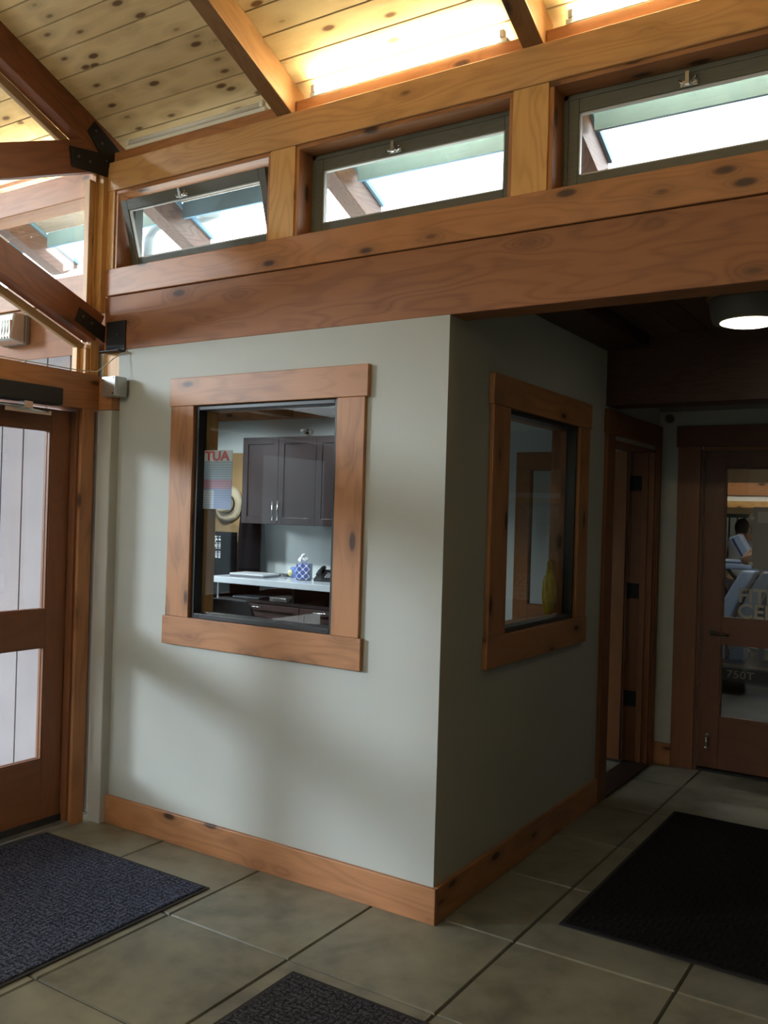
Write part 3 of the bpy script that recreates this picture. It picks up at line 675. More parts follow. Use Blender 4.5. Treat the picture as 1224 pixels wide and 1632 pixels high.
plate('gusset_plate', [(y, z) for y, z in GU], XL, XL+.008, 'black steel angled plate joining strut and rafter at the upper truss corner', [(-.10, 3.53), (-.06, 3.48), (-.20, 3.365), (-.13, 3.362), (-.03, 3.40)])
GL = [(-.163, 2.616), (-.188, 2.546), (-.004, 2.463), (.000, 2.548)]
plate('gusset_plate', GL, XL, XL+.008, 'black steel strap on the lower chord end, left of the beam plate', [(-.145, 2.572), (-.09, 2.548)])
t = thing('beam_plate', (-1.95, -.008, 2.405), 'black steel plate with a bottom flange on the left end of the big beam', 'bracket')
bxo('steel_plate', (-2.025, -1.882, -.009, -.001, 2.405, 2.567), M_STEEL, t); bxo('flange', (-2.025, -1.882, -.05, -.009, 2.405, 2.412), M_STEEL, t)
bm = bmesh.new(); cyl(bm, (.02, 0, .09), (.02, -.009, .09), .007, n=6); obj('bolt_head', bm, M_BOLT, t)
t = thing('junction_box', (-1.9, -.08, 2.17), 'galvanised metal box fixed at the corner above the painted post', 'box')
bxo('box_body', (-1.945, -1.845, -.095, -.02, 2.168, 2.268), M_GALV, t, .002)
bm = bmesh.new(); box(bm, .0555, .058, .0, .06, .01, .085); obj('side_cover', bm, M_GALV, t)
for x, z in ((-.035, .08), (.04, .012), (.045, .09)):
    bm = bmesh.new(); cyl(bm, (x, -.015, z), (x, -.018, z), .0035, n=8); obj('screw_head', bm, M_STEEL, t)
tag(obj('thin_wire', (lambda b: (tube(b, [(-1.855, -.012, 2.405), (-1.88, -.03, 2.39), (-1.91, -.06, 2.36), (-1.935, -.09, 2.32), (-1.965, -.11, 2.292), (-2.0, -.2, 2.290), (-2.02, -.5, 2.293), (-2.02, -1.0, 2.293)], .0028, 6), b)[1])(bmesh.new()), flat('cream_wire', (.6, .55, .42), .6)),
    'thin cream wire looping from the big beam to the metal box and door header', 'wire')

# ------------------------------------------------------------------ porch beyond the entry door
bm = bmesh.new(); pit = .19; x = -2.118
box(bm, XW, XL-.09, .012, .03, 0, ZB0)
for f in bm.faces: f.material_index = 1
xs = []; xx = -2.14
n0 = -2.13
edges = [-2.135] + [-2.312 - .195*k for k in range(0, 21)]
for a, b in zip(edges, edges[1:]):
    if b < XW: break
    box(bm, b+.006, a-.006, 0, .012, 0, ZB0)
o = obj('wall_porch', bm, [M_SIDING, M_GROOVE]); st(o)
st(bxo('floor', (XW, -2.131, -9, 0, -.06, -.002), M_OUTG, bevel=0))
st(bxo('floor', (-9, 9, -16, YB-.145, -.08, -.02), M_OUTG, bevel=0))
fl = thing('porch_floodlight', (-2.775, -.002, 2.50), 'clear prismatic glass floodlight on the porch beam, seen through the lower truss pane', 'light')
bm = bmesh.new(); box(bm, -.11, .11, -.03, 0, .0, .165); obj('mounting_box', bm, flat('flood_body', (.16, .15, .13), .5), fl, .008)
bm = bmesh.new()
pr = [(-.03, 0.0), (-.115, .012), (-.125, .03), (-.10, .165), (-.03, .17)]
prism(bm, pr, 0, -.105, .105); obj('prismatic_lens', bm, flat('prism_glass', (.55, .56, .5), .12, .6, bump=1, bscale=70), fl, .01, label='clear ribbed lens')
bm = bmesh.new()
for k in range(9): box(bm, -.1045+.0256*k-.002, -.1045+.0256*k+.002, -.126, -.11, .02, .12)
obj('lens_ribs', bm, M_CHROME, fl)
# ------------------------------------------------------------------ fluorescent strip lamps behind the header
M_TUBE = emit('tube_glow', (1, .84, .50), TUBE)
M_OFF = flat('tube_off', (.9, .9, .86), .3)
LAST = [None]
def strip(x0, x1, lit, label, group=None):
    t = thing('strip_lamp', ((x0+x1)/2, .046, 3.478), label, 'lamp', group); h = (x1-x0)/2
    LAST[0] = t
    bm = bmesh.new(); box(bm, -h, h, -.020, .02, -.015, .004); obj('channel', bm, M_WHITE, t, .002)
    for q in (-h+.02, h-.02):
        bm = bmesh.new(); box(bm, q-.01, q+.01, -.028, -.004, .004, .034); obj('lampholder', bm, M_WHITE, t, .002)
    bm = bmesh.new(); cyl(bm, (-h+.03, -.014, .019), (h-.03, -.014, .019), .0125, n=16); obj('tube', bm, M_TUBE if lit else M_OFF, t)
strip(-1.96, -1.02, False, 'unlit white fluorescent strip lamp above the left high window')
strip(-.76, .20, True, 'glowing fluorescent strip lamp above the middle high window')
strip(.44, 1.42, True, 'glowing fluorescent strip lamp at the top right, past the second rafter')
strip(1.64, 2.60, True, 'glowing strip lamp beyond the right edge of the photo', 'strip lamps outside the photo')
strip(2.84, 3.80, True, 'glowing strip lamp beyond the right edge of the photo', 'strip lamps outside the photo')
strip(-3.20, -2.26, True, 'glowing strip lamp over the porch, seen through the truss glass')

for k in range(3):  # unseen strips added as uplight for the ceiling
    strip(-1.96+1.25*k, -1.0+1.25*k, True, 'added fill strip lamp, unseen behind the viewer', 'added fill lamps behind the viewer')
    LAST[0].location.y = YB+.06
# ------------------------------------------------------------------ mats
def mat_(name, x0, x1, y0, y1, m, label):
    t = thing(name, ((x0+x1)/2, (y0+y1)/2, 0), label, 'mat')
    bxo('rubber_border', (x0, x1, y0, y1, .0005, .006), M_RUBBER, t, .002); bxo('pile', (x0+.018, x1-.018, y0+.018, y1-.018, .006, .0105), m, t, .002)
mat_('entrance_mat', -2.02, -.925, -1.95, -.288, M_MATBLUE, 'navy woven entrance mat in front of the left entry door')
mat_('entrance_mat', -.208, .96, -2.30, -.622, M_MATGREY, 'charcoal woven mat at the bottom edge of the photo')
mat_('entrance_mat', .415, 1.60, .285, 1.997, M_MATBLACK, 'black mat in the dark hall at right')

# ------------------------------------------------------------------ office interior
OX, OY = -4.7, 3.05
st(bxo('floor', (OX, -.12, .12, OY, -.06, -.001), flat('office_carpet', (.06, .065, .08), .95, bump=.5), bevel=0))
st(bxo('ceiling', (OX, -.12, .138, OY, 2.50, 2.56), M_OFFW, bevel=0))
wall('wall_office_far', 1, OY, OY+.1, OX-.1, 0, 0, 2.62, [], M_OFFW)
wall('wall_office_left', 0, OX-.1, OX, .12, OY, 0, 2.62, [(.7, 2.35, .95, 2.25)], M_OFFW)
wall('wall_office_front', 1, .03, .12, OX-.1, -1.93, 0, ZB0+.2, [(-4.5, -2.75, .95, 2.2)], M_OFFW) if False else wall('wall_office_front', 1, .035, .12, OX-.1, -1.93, 0, ZB0, [], M_OFFW)
wo = thing('window_8', (OX-.05, 1.5, .95)); st(wo)
for b6 in ((OX-.08, OX-.02, .7, .76, .95, 2.25), (OX-.08, OX-.02, 2.29, 2.35, .95, 2.25), (OX-.08, OX-.02, .7, 2.35, 2.19, 2.25), (OX-.08, OX-.02, .7, 2.35, .95, 1.01), (OX-.08, OX-.02, 1.49, 1.55, .95, 2.25)):
    bxo('frame', b6, M_BLACK, wo)
bxo('pane', (OX-.052, OX-.048, .74, 2.31, .99, 2.21), M_GLASS, wo, 0)
for x_, y_, lab in ((-3.75, 1.75, 'left'), (-2.75, 1.75, 'right')):  # fill lamps added to brighten the counter
    cl = thing('downlight', (x_, y_, 2.50), 'fill lamp added out of view in the office ceiling, the %s one of two over the desk' % lab, 'lamp')
    bm = bmesh.new(); lathe(bm, [(.085, 0), (.09, -.004), (.075, -.006), (.07, 0)]); obj('trim_ring', bm, M_WHITE, cl)
    bm = bmesh.new(); cyl(bm, (0, 0, -.003), (0, 0, -.001), .07); obj('lens', bm, emit('downlight_lens', (.85, .94, 1), 20.0), cl)
    sd = bpy.data.lights.new('fill_lamp_bulb', 'SPOT'); sd.energy = 85; sd.spot_size = R(112); sd.spot_blend = .5; sd.shadow_soft_size = .06; sd.color = (.85, .94, 1)
    so_ = bpy.data.objects.new('fill_lamp_bulb', sd); COL.objects.link(so_); so_.parent = cl; so_.location = (0, 0, -.03); so_.rotation_euler = (R(32), 0, 0)
tag(bxo('office_beam', (OX, -.13, OY-.05, OY, 2.425, 2.50), CEDAR[0]), 'reddish wood crown board at the top of the office back wall', 'board')
tag(bxo('office_beam', (-3.30, -3.18, .14, OY-.05, 2.43, 2.50), CEDAR[1]), 'wood ceiling joist inside the office, over the cabinets', 'board')
ESP = [wood('espresso_'+a, light=(.034, .024, .024), dark=(.022, .016, .016), axis=i, knots=0, kscale=3, rough=.32, grain=.3) for i, a in enumerate('xyz')]
ESPD = [wood('drawer_'+a, light=(.075, .045, .042), dark=(.045, .028, .026), axis=i, knots=0, kscale=3, rough=.35, grain=.3) for i, a in enumerate('xyz')]
def shaker(nm, x0, x1, z0, z1, yf, par, mats, rail=.058):
    """shaker panel front as ONE part: frame and recessed panel"""
    px, py, pz = par.location; bm = bmesh.new(); x0 -= px; x1 -= px; z0 -= pz; z1 -= pz; y = yf-py
    box(bm, x0, x0+rail, y, y+.02, z0, z1); box(bm, x1-rail, x1, y, y+.02, z0, z1); box(bm, x0+rail, x1-rail, y, y+.02, z0, z0+rail); box(bm, x0+rail, x1-rail, y, y+.02, z1-rail, z1)
    box(bm, x0+rail, x1-rail, y+.010, y+.02, z0+rail, z1-rail)
    return obj(nm, bm, mats, par, .0015)
def bar_handle(dr, par, x, z, yf, L, vert=True):
    px, py, pz = par.location; x -= px; z -= pz; y = yf-py; bm = bmesh.new()
    if vert:
        cyl(bm, (x, y-.03, z-L/2), (x, y-.03, z+L/2), .006, n=12)
        for s in (-1, 1): cyl(bm, (x, y-.03, z+s*L*.33), (x, y, z+s*L*.33), .004, n=8)
    else:
        cyl(bm, (x-L/2, y-.03, z), (x+L/2, y-.03, z), .006, n=12)
        for s in (-1, 1): cyl(bm, (x+s*L*.33, y-.03, z), (x+s*L*.33, y, z), .004, n=8)
    o = obj('handle', bm, M_CHROME, None); o.parent = dr; return o
uc = thing('wall_cabinet', (-3.1, 2.72, 1.50), 'dark espresso wall cabinet with shaker doors on the office back wall', 'cabinet')
bm = bmesh.new(); box(bm, -3.485+3.1, -2.0+3.1, 0, OY-2.72, 0, .735); obj('cabinet_body', bm, ESP[0], uc, .002)
for i, (a, b) in enumerate(((-3.483, -3.092), (-3.088, -2.697), (-2.693, -2.302))):
    dr = shaker('cabinet_door', a, b, 1.502, 2.233, 2.698, uc, ESP[2])
    if i < 2: bar_handle(dr, uc, -3.118 if i == 0 else -3.062, 1.615, 2.698, .165)
# desk cabinets and the white counter
dc = thing('desk_cabinet', (-2.9, 2.50, 0), 'dark espresso base cabinet with open cubbies and shaker drawers under the white counter', 'cabinet')
bm = bmesh.new()
X0, X1 = -3.545+2.9, -1.7+2.9
box(bm, X0, X0+.02, 0, .54, 0, 1.0); box(bm, X1-.02, X1, 0, .54, 0, 1.0); box(bm, X0, X1, .52, .54, 0, 1.0)
box(bm, X0, X1, 0, .54, .855, .880); box(bm, -2.735+2.9-.01, -2.735+2.9+.01, 0, .54, .88, 1.0); box(bm, X0, X1, 0.02, .54, .03, .855)
obj('cabinet_body', bm, ESP[0], dc, .001)
box_m = flat('pale_edge', (.45, .46, .47), .5); bm = bmesh.new(); box(bm, X0-.003, X0+.012, -.004, 0, .60, 1.0); obj('edge_strip', bm, box_m, dc)
for i, (a, b) in enumerate(((-3.525, -2.660), (-2.652, -1.80))):
    for j, (z0, z1) in enumerate(((.672, .848), (.46, .664), (.10, .452))):
        dr = shaker('drawer', a, b, z0, z1, 2.482, dc, ESPD[0], rail=.045)
        bar_handle(dr, dc, (a+b)/2 + (-.02 if i == 0 else -.18), z1-.02, 2.482, .17, False)
ct = tag(bxo('counter_top', (-3.60, -1.65, 2.44, OY, 1.002, 1.052), flat('white_quartz', (.72, .78, .82), .12), bevel=.003), 'glossy white counter top across the office back wall', 'counter')
# things on the counter
lp = thing('laptop', (-3.28, 2.66, 1.052), 'closed silver laptop lying at the left end of the white counter', 'laptop', rotz=R(6))
bm = bmesh.new(); box(bm, -.17, .17, -.12, .12, .001, .018); obj('laptop_base', bm, flat('laptop_grey', (.20, .20, .21), .4, .5), lp, .004)
bm = bmesh.new(); box(bm, -.17, .17, -.12, .12, .0185, .032); obj('laptop_lid', bm, flat('laptop_silver', (.72, .73, .74), .35, .2), lp, .003)
lp = thing('keyboard', (-3.26, 2.93, 1.052), 'slim dark keyboard lying behind the closed laptop on the counter', 'keyboard', rotz=R(4))
bm = bmesh.new(); box(bm, -.15, .15, -.07, .07, .001, .015); obj('keyboard_case', bm, M_BLACK, lp, .003)
bm = bmesh.new(); [box(bm, -.14+.0235*i, -.12+.0235*i, -.055+.024*j, -.036+.024*j, .015, .018) for i in range(12) for j in range(5)]; obj('keys', bm, flat('key_grey', (.08, .08, .085), .5), lp)
def quatre():
    m, t, b = newmat('blue_lattice'); N = t.nodes; L = t.links; tcn = N.new('ShaderNodeTexCoord'); mp = N.new('ShaderNodeMapping'); L.new(tcn.outputs['Object'], mp.inputs[0])
    s_ = N.new('ShaderNodeSeparateXYZ'); L.new(mp.outputs[0], s_.inputs[0])
    u = mth(t, 'MULTIPLY', mth(t, 'ADD', s_.outputs['X'], s_.outputs['Y']), 110.0); v = mth(t, 'MULTIPLY', s_.outputs['Z'], 110.0)
    f = mth(t, 'ABSOLUTE', mth(t, 'ADD', mth(t, 'COSINE', u), mth(t, 'COSINE', v)))
    r = N.new('ShaderNodeValToRGB'); L.new(f, r.inputs[0]); r.color_ramp.interpolation = 'CONSTANT'
    r.color_ramp.elements[0].color = (.75, .8, .9, 1); r.color_ramp.elements[1].position = .3; r.color_ramp.elements[1].color = (.06, .09, .33, 1)
    L.new(r.outputs[0], b.inputs['Base Color']); b.inputs['Roughness'].default_value = .5; return m
tb = thing('tissue_box', (-2.86, 2.80, 1.052), 'blue tissue box with white lattice pattern on the white counter', 'tissue box', rotz=R(25))
bm = bmesh.new(); box(bm, -.056, .056, -.056, .056, 0, .13); obj('carton', bm, quatre(), tb, .001)
bm = bmesh.new()
for s in range(3):
    pts = []
    rows = []
    for i in range(6):
        z = .13 + .075*i/5; wdt = .008 + .040*math.sin(PI*min(1, i/5+.12))*(.9 if s else 1)
        rows.append([bm.verts.new((-.01+wdt*math.cos(a+s*2.1)+.012*math.sin(5*a+s)*i/5, wdt*.55*math.sin(a+s*2.1)+.01*s, z + .012*math.sin(3*a+s)*(i/5))) for a in [2*PI*k/10 for k in range(8)]])
    for a, b in zip(rows, rows[1:]):
        for k_ in range(7): bm.faces.new([a[k_], a[k_+1], b[k_+1], b[k_]]).smooth = True
obj('tissue', bm, flat('tissue_white', (.85, .87, .88), .9), tb)
# small blister pack, phone, cables
pk = thing('gift_pack', (-3.00, 2.84, 1.052), 'small crumpled blue and yellow plastic packet left of the tissue box', 'packet', rotz=R(-10))
bm = bmesh.new(); bmesh.ops.create_icosphere(bm, subdivisions=3, radius=.05)
for v in bm.verts: v.co = Vector((v.co.x*1.15, v.co.y*.5, v.co.z*.95+.048)) + Vector([random.uniform(-.005, .005) for _ in range(3)])
obj('wrapper', bm, flat('packet_blue', (.18, .28, .62), .2), pk)
bm = bmesh.new(); lathe(bm, [(.0, .0), (.026, .001), (.028, .008), (.018, .014), (.006, .012)], n=20); o = obj('yellow_disc', bm, flat('packet_yellow', (.75, .66, .22), .3), pk, loc=(-.01, -.028, .045), rot=(R(90), 0, 0))
bm = bmesh.new(); bmesh.ops.create_icosphere(bm, subdivisions=2, radius=.012); obj('white_button', bm, M_WHITE, pk, loc=(-.01, -.045, .05))
ph = thing('desk_phone', (-2.62, 2.80, 1.052), 'black desk phone at the right end of the visible counter', 'phone', rotz=R(12))
bm = bmesh.new(); prism(bm, [(-.09, 0), (.10, 0), (.10, .085), (.06, .09), (-.09, .02)], 0, -.085, .085); obj('phone_base', bm, M_BLACK, ph, .004)
bm = bmesh.new(); tube(bm, [(-.06, -.06, .052), (-.062, -.03, .072), (-.062, .04, .10), (-.06, .07, .105)], .017, 10); obj('receiver', bm, M_STEEL, ph)
bm = bmesh.new(); [box(bm, .0+.022*i, .015+.022*i, -.06+.02*j, -.047+.02*j, .034+.009*j, .040+.009*j) for i in range(3) for j in range(4)]; obj('buttons', bm, flat('phone_buttons', (.5, .5, .5), .5), ph)
for pts, lab in (([(-3.09, 2.84, 1.057), (-3.07, 2.76, 1.075), (-3.03, 2.72, 1.06), (-2.97, 2.70, 1.0565), (-2.95, 2.66, 1.0565)], 'grey cable looping right of the laptop on the white counter'),
                 ([(-2.80, 2.72, 1.057), (-2.78, 2.76, 1.13), (-2.75, 2.74, 1.08), (-2.72, 2.70, 1.056), (-2.78, 2.66, 1.056), (-2.84, 2.68, 1.056)], 'black and white cables tangled right of the tissue box')):
    bm = bmesh.new(); tube(bm, pts, .0045, 8); tag(obj('cable', bm, flat('cable_'+lab[:5], (.05, .05, .05) if lab[0] == 'b' else (.3, .31, .33), .4)), lab, 'cable')
# cubby contents
pp = thing('silver_tablet', (-3.27, 2.62, .882), 'silver tablet lying in the left cubby under the counter', 'tablet', rotz=R(8))
bm = bmesh.new(); box(bm, -.13, .13, -.09, .09, 0, .012); obj('tablet_body', bm, flat('tablet_silver', (.5, .55, .62), .3, .5), pp, .003)
for i in range(5):
    a = R([3, -4, 6, 0, -7][i]); o = bxo('paper_stack', (-.095, .095, -.11, .11, 0, .0068), flat('paper_%d' % i, (.78, .77, .74), .9), bevel=0)
    o.location = (-2.895+.006*i, 2.63-.008*i, .8835+.0072*i); o.rotation_euler = (0, 0, a)
    tag(o, ['bottom folder of the paper pile in the left cubby', 'second folder from the bottom of the paper pile in the cubby', 'middle folder of the paper pile in the cubby', 'second folder from the top of the paper pile in the cubby', 'top folder of the white paper pile in the cubby'][i], 'folder', 'paper pile in the cubby')
# chair
ch = thing('office_chair', (-2.90, 2.16, 0), 'black mesh office chair whose rounded back shows at the bottom of the front window', 'chair', rotz=R(4))
blk = flat('chair_black', (.015, .016, .018), .6, bump=.3)
bm = bmesh.new()
n = 14; rows = []
for j in range(9):
    z = .52 + .42*j/8; hw = .235*(1-.25*max(0, (j-6)/2)**2) ; row = []
    for i in range(n+1):
        u = -1+2*i/n; row.append(((hw*u), .035+.05*(1-u*u) - .02*(j/8), z))
    rows.append(row)
F = [[bm.verts.new(p) for p in r_] for r_ in rows]; Bk = [[bm.verts.new((p[0], p[1]+.035, p[2])) for p in r_] for r_ in rows]
for G_ in (F, Bk):
    for j in range(8):
        for i in range(n): bm.faces.new([G_[j][i], G_[j][i+1], G_[j+1][i+1], G_[j+1][i]])
for j in range(8):
    for i in (0, n): bm.faces.new([F[j][i], F[j+1][i], Bk[j+1][i], Bk[j][i]])
for i in range(n):
    for j in (0, 8): bm.faces.new([F[j][i], F[j][i+1], Bk[j][i+1], Bk[j][i]])
obj('backrest', bm, blk, ch, .01, loc=(0, -.28, 0))
bm = bmesh.new(); box(bm, -.24, .24, -.23, .24, .43, .50); obj('seat', bm, blk, ch, .03)
bm = bmesh.new(); cyl(bm, (0, 0, .08), (0, 0, .43), .028); obj('gas_column', bm, M_STEEL, ch)
bm = bmesh.new(); tube(bm, [(0, -.05, .42), (0, -.24, .43), (0, -.26, .6)], .02, 8); obj('back_support', bm, M_STEEL, ch)
for k in range(5):
    a = 2*PI*k/5; bm = bmesh.new(); tube(bm, [(0, 0, .10), (.15*math.cos(a), .15*math.sin(a), .09), (.28*math.cos(a), .28*math.sin(a), .065)], .02, 8, .014); leg = obj('leg', bm, M_STEEL, ch)
    bm = bmesh.new(); x, y = .28*math.cos(a), .28*math.sin(a); cyl(bm, (x-.02, y, .028), (x+.02, y, .028), .027, n=14); o = obj('caster', bm, M_RUBBER, leg)
# left part of the back wall: cork board, hat, garment in plastic, tall dark panel
tag(bxo('cork_board', (-4.25, -3.52, OY-.016, OY-.002, 1.0, 2.13), flat('cork', (.30, .19, .08), .9, var=.2, bump=.4)), 'tan board on the office wall behind the straw hat', 'board')
ht = thing('straw_hat', (-3.93, 3.012, 1.665), 'pale straw hat hanging on the tan board in the office', 'hat')
bm = bmesh.new(); lathe(bm, [(.165, .0), (.17, .006), (.12, .012), (.085, .02), (.08, .07), (.065, .095), (.02, .105)], n=36)
for v in bm.verts: v.co = Vector((v.co.x, -v.co.z, v.co.y)); v.co.y += .02*math.sin(v.co.x*18)
obj('hat_body', bm, flat('straw', (.50, .42, .28), .9, bump=.8, bscale=120, var=.15), ht)
bm = bmesh.new(); lathe(bm, [(.0865, .022), (.0865, .045)], n=36)
for v in bm.verts: v.co = Vector((v.co.x, -v.co.z, v.co.y)); v.co.y += .02*math.sin(v.co.x*18)
obj('hat_band', bm, flat('hat_ribbon', (.06, .05, .04), .8), ht)
gb = thing('garment_bag', (-3.88, 2.93, 1.39), 'black garment in a clear plastic bag with small white print, hanging below the hat', 'garment bag')
def sheet(x0, x1, z0, z1, depth, amp, nx=18, nz=22, seed=1, taper=.0):
    random.seed(seed); bm = bmesh.new(); ph_ = [random.uniform(0, 6) for _ in range(6)]
    def p(i, j, s):
        u = i/nx; v = j/nz; xx_ = x0+(x1-x0)*u; zz = z0+(z1-z0)*v
        cx_ = (x0+x1)/2; xx_ = cx_+(xx_-cx_)*(1-taper*v*v)
        d_ = amp*(math.sin(9*u+ph_[0]+2*v)+.6*math.sin(17*u+ph_[1]-3*v)+.4*math.sin(11*v+ph_[2]))
        e_ = depth*math.sqrt(max(0, math.sin(PI*u)))
        return (xx_, (-e_ if s else 0)+d_*(1 if s else .1), zz)
    A = [[bm.verts.new(p(i, j, 1)) for i in range(nx+1)] for j in range(nz+1)]; B = [[bm.verts.new(p(i, j, 0)) for i in range(nx+1)] for j in range(nz+1)]
    for G_ in (A, B):
        for j in range(nz):
            for i in range(nx): bm.faces.new([G_[j][i], G_[j][i+1], G_[j+1][i+1], G_[j+1][i]]).smooth = True
    for j in range(nz):
        for i in (0, nx): bm.faces.new([A[j][i], A[j+1][i], B[j+1][i], B[j][i]])
    for i in range(nx):
        for j in (0, nz): bm.faces.new([A[j][i], A[j][i+1], B[j][i+1], B[j][i]])
    random.seed(seed+50); return bm
obj('garment', sheet(-.16, .15, -.95, .02, .09, .006), flat('garment_black', (.005, .007, .009), .85, spec=.05), gb)
obj('plastic_cover', sheet(-.18, .16, -1.0, .08, .12, .008, seed=4), glass('poly_film', (.96, .97, .98), ior=1.2, rough=.08), gb)
wp = flat('bag_print', (.8, .85, .88), .6)
for i, s_ in enumerate(('RZ-S', '1-8 1001 1008', '1-8 1001 1008')):
    text('bag_print', s_, .034 if i else .05, wp, gb, (.005+.036*i, -.160, -.01), (PI/2, PI/2, 0))
gb2 = thing('black_coat', (-3.60, 2.95, 1.92), 'black coat hanging between the hat and the wall cabinet', 'coat')
obj('coat_body', sheet(-.115, .19, -.84, 0, .12, .01, seed=8, taper=.7), flat('coat_black', (.006, .006, .007), .9, spec=.05), gb2)
bm = bmesh.new(); tube(bm, [(0, .06, .03), (0, -.02, .03), (0, -.04, .0)], .006, 8); obj('coat_hook', bm, M_CHROME, gb2)
bx3 = thing('cardboard_box', (-2.35, .55, 0), 'stack of brown cardboard seen at the left edge of the front window', 'box') if False else None
cb = thing('cardboard_box', (-4.42, 2.72, 0), 'tall brown cardboard carton at the left in the office', 'box')
bm = bmesh.new(); box(bm, -.22, .2, -.2, .3, 0, 1.62); obj('carton', bm, flat('cardboard', (.30, .19, .10), .85, var=.15), cb, .003)
bm = bmesh.new(); box(bm, -.03, .03, -.203, -.2, 0, 1.62); obj('tape', bm, flat('tape_shine', (.5, .42, .3), .15), cb)
cs_ = thing('shelf_tower', (-3.63, 2.9, 0), 'tall narrow black cabinet standing left of the desk', 'cabinet') if False else None
sm = thing('sprinkler_head', (-3.02, 2.70, 2.243), 'small round chrome sprinkler above the wall cabinet', 'sprinkler')
bm = bmesh.new(); cyl(bm, (0, .35, .06), (0, .25, .06), .024, n=18); cyl(bm, (0, .25, .06), (0, .22, .06), .010, n=10); cyl(bm, (0, .22, .06), (0, .216, .06), .018, n=12); obj('sprinkler_body', bm, M_CHROME, sm)
# painted sheet for the reflected door notice in the front glass, lettering mirrored
def reflectionmat():
    m, t, b = newmat('reflection_print'); N = t.nodes; L = t.links; tcn = N.new('ShaderNodeTexCoord'); s_ = N.new('ShaderNodeSeparateXYZ'); L.new(tcn.outputs['Object'], s_.inputs[0])
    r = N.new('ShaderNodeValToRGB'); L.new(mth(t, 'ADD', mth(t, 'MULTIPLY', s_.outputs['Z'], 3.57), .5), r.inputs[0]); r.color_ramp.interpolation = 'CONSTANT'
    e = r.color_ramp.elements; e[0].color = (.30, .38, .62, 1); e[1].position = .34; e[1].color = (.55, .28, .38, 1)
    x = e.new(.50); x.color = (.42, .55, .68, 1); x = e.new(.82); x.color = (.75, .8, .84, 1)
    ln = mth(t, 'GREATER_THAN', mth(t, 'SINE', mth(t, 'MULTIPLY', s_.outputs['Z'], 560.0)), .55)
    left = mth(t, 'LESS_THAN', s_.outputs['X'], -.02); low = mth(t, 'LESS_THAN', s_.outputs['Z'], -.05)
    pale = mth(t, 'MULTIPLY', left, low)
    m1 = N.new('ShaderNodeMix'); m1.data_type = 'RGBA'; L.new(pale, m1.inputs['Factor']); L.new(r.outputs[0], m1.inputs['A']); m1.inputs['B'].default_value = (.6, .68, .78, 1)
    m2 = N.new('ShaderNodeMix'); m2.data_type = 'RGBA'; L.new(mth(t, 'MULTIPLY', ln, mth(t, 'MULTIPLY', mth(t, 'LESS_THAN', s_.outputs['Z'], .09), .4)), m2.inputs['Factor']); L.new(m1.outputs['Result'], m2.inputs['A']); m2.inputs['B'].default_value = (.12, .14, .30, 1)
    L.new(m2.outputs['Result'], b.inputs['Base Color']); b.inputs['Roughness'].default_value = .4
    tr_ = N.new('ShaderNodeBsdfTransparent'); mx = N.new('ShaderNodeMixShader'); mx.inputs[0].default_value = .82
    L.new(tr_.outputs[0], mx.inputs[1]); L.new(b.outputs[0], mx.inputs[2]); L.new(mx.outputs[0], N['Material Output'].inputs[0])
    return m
po = thing('window_poster', (-1.262, .0415, 1.757), 'translucent blue and white sheet painting a reflected door notice in the front window glass', 'poster')
bm = bmesh.new(); box(bm, -.092, .092, -.001, .001, -.14, .14); obj('reflection_sheet', bm, reflectionmat(), po)
text('heading', 'TUA', .062, flat('reflection_red', (.55, .05, .05), .5), po, (-.082, -.002, .092), (PI/2, 0, 0), sx=1.25, bold=.002)
# yellow bag on the inner ledge of the side window
yb = thing('yellow_bag', (-.10, 1.345, 1.115), 'crumpled yellow plastic bag on the ledge inside the side window', 'bag')
bm = bmesh.new(); bmesh.ops.create_icosphere(bm, subdivisions=4, radius=.5)
for v in bm.verts:
    n_ = v.co.normalized(); k_ = .5+.04*math.sin(9*n_.x+4*n_.z)+.03*math.sin(13*n_.y+7*n_.z)
    v.co = Vector((n_.x*k_*.062, n_.y*k_*.10*(1.1-.35*n_.z), (n_.z*k_+.46)*.24)); v.co.x = max(v.co.x*1, -.05)
for f in bm.faces: f.smooth = True
obj('bag_body', bm, flat('yellow_plastic', (.55, .42, .03), .3, bump=.3, bscale=30), yb)
bm = bmesh.new(); tube(bm, [(0, -.03, .215), (0, -.025, .27), (0, .0, .285), (0, .025, .27), (0, .03, .215)], .005, 8); obj('bag_handle', bm, flat('yellow_plastic_handle', (.55, .42, .03), .3), yb)

# ------------------------------------------------------------------ fitness room beyond the far wall
GX0, GX1, GY = -4.2, 4.6, 9.4
st(bxo('floor', (GX0, GX1, 3.10, GY, -.06, -.001), flat('gym_rubber', (.055, .06, .06), .7, var=.25, bump=.3), bevel=0))
st(bxo('ceiling', (GX0, GX1, 3.10, GY, 2.75, 2.8), flat('gym_ceiling', (.42, .42, .37), .8), bevel=0))
GYW = flat('gym_wall_tan', (.42, .30, .17), .8, var=.1)
wall('wall_gym_back', 1, GY, GY+.1, GX0, GX1, 0, 2.8, [], GYW); wall('wall_gym_left', 0, GX0-.1, GX0, 3.15, GY, 0, 2.8, [], GYW); wall('wall_gym_right', 0, GX1, GX1+.1, 3.1, GY, 0, 2.8, [], GYW)
wall('wall_gym_front', 1, 3.155, 3.2, GX0, -.0, 0, 2.8, [], GYW)
tag(bxo('gym_beam', (GX0, GX1, 8.0, 8.2, 1.955, 2.10), CEDAR[0]), 'upper tan wood beam across the far fitness room', 'beam')
tag(bxo('gym_beam', (GX0, GX1, 8.0, 8.12, 1.81, 1.885), GOLD[0]), 'lower pale wood rail under the beam in the fitness room', 'beam')
tag(bxo('gym_light_shelf', (GX0, GX1, 8.02, 8.10, 1.886, 1.954), M_WHITE), 'white band between the two wood beams in the fitness room', 'board')
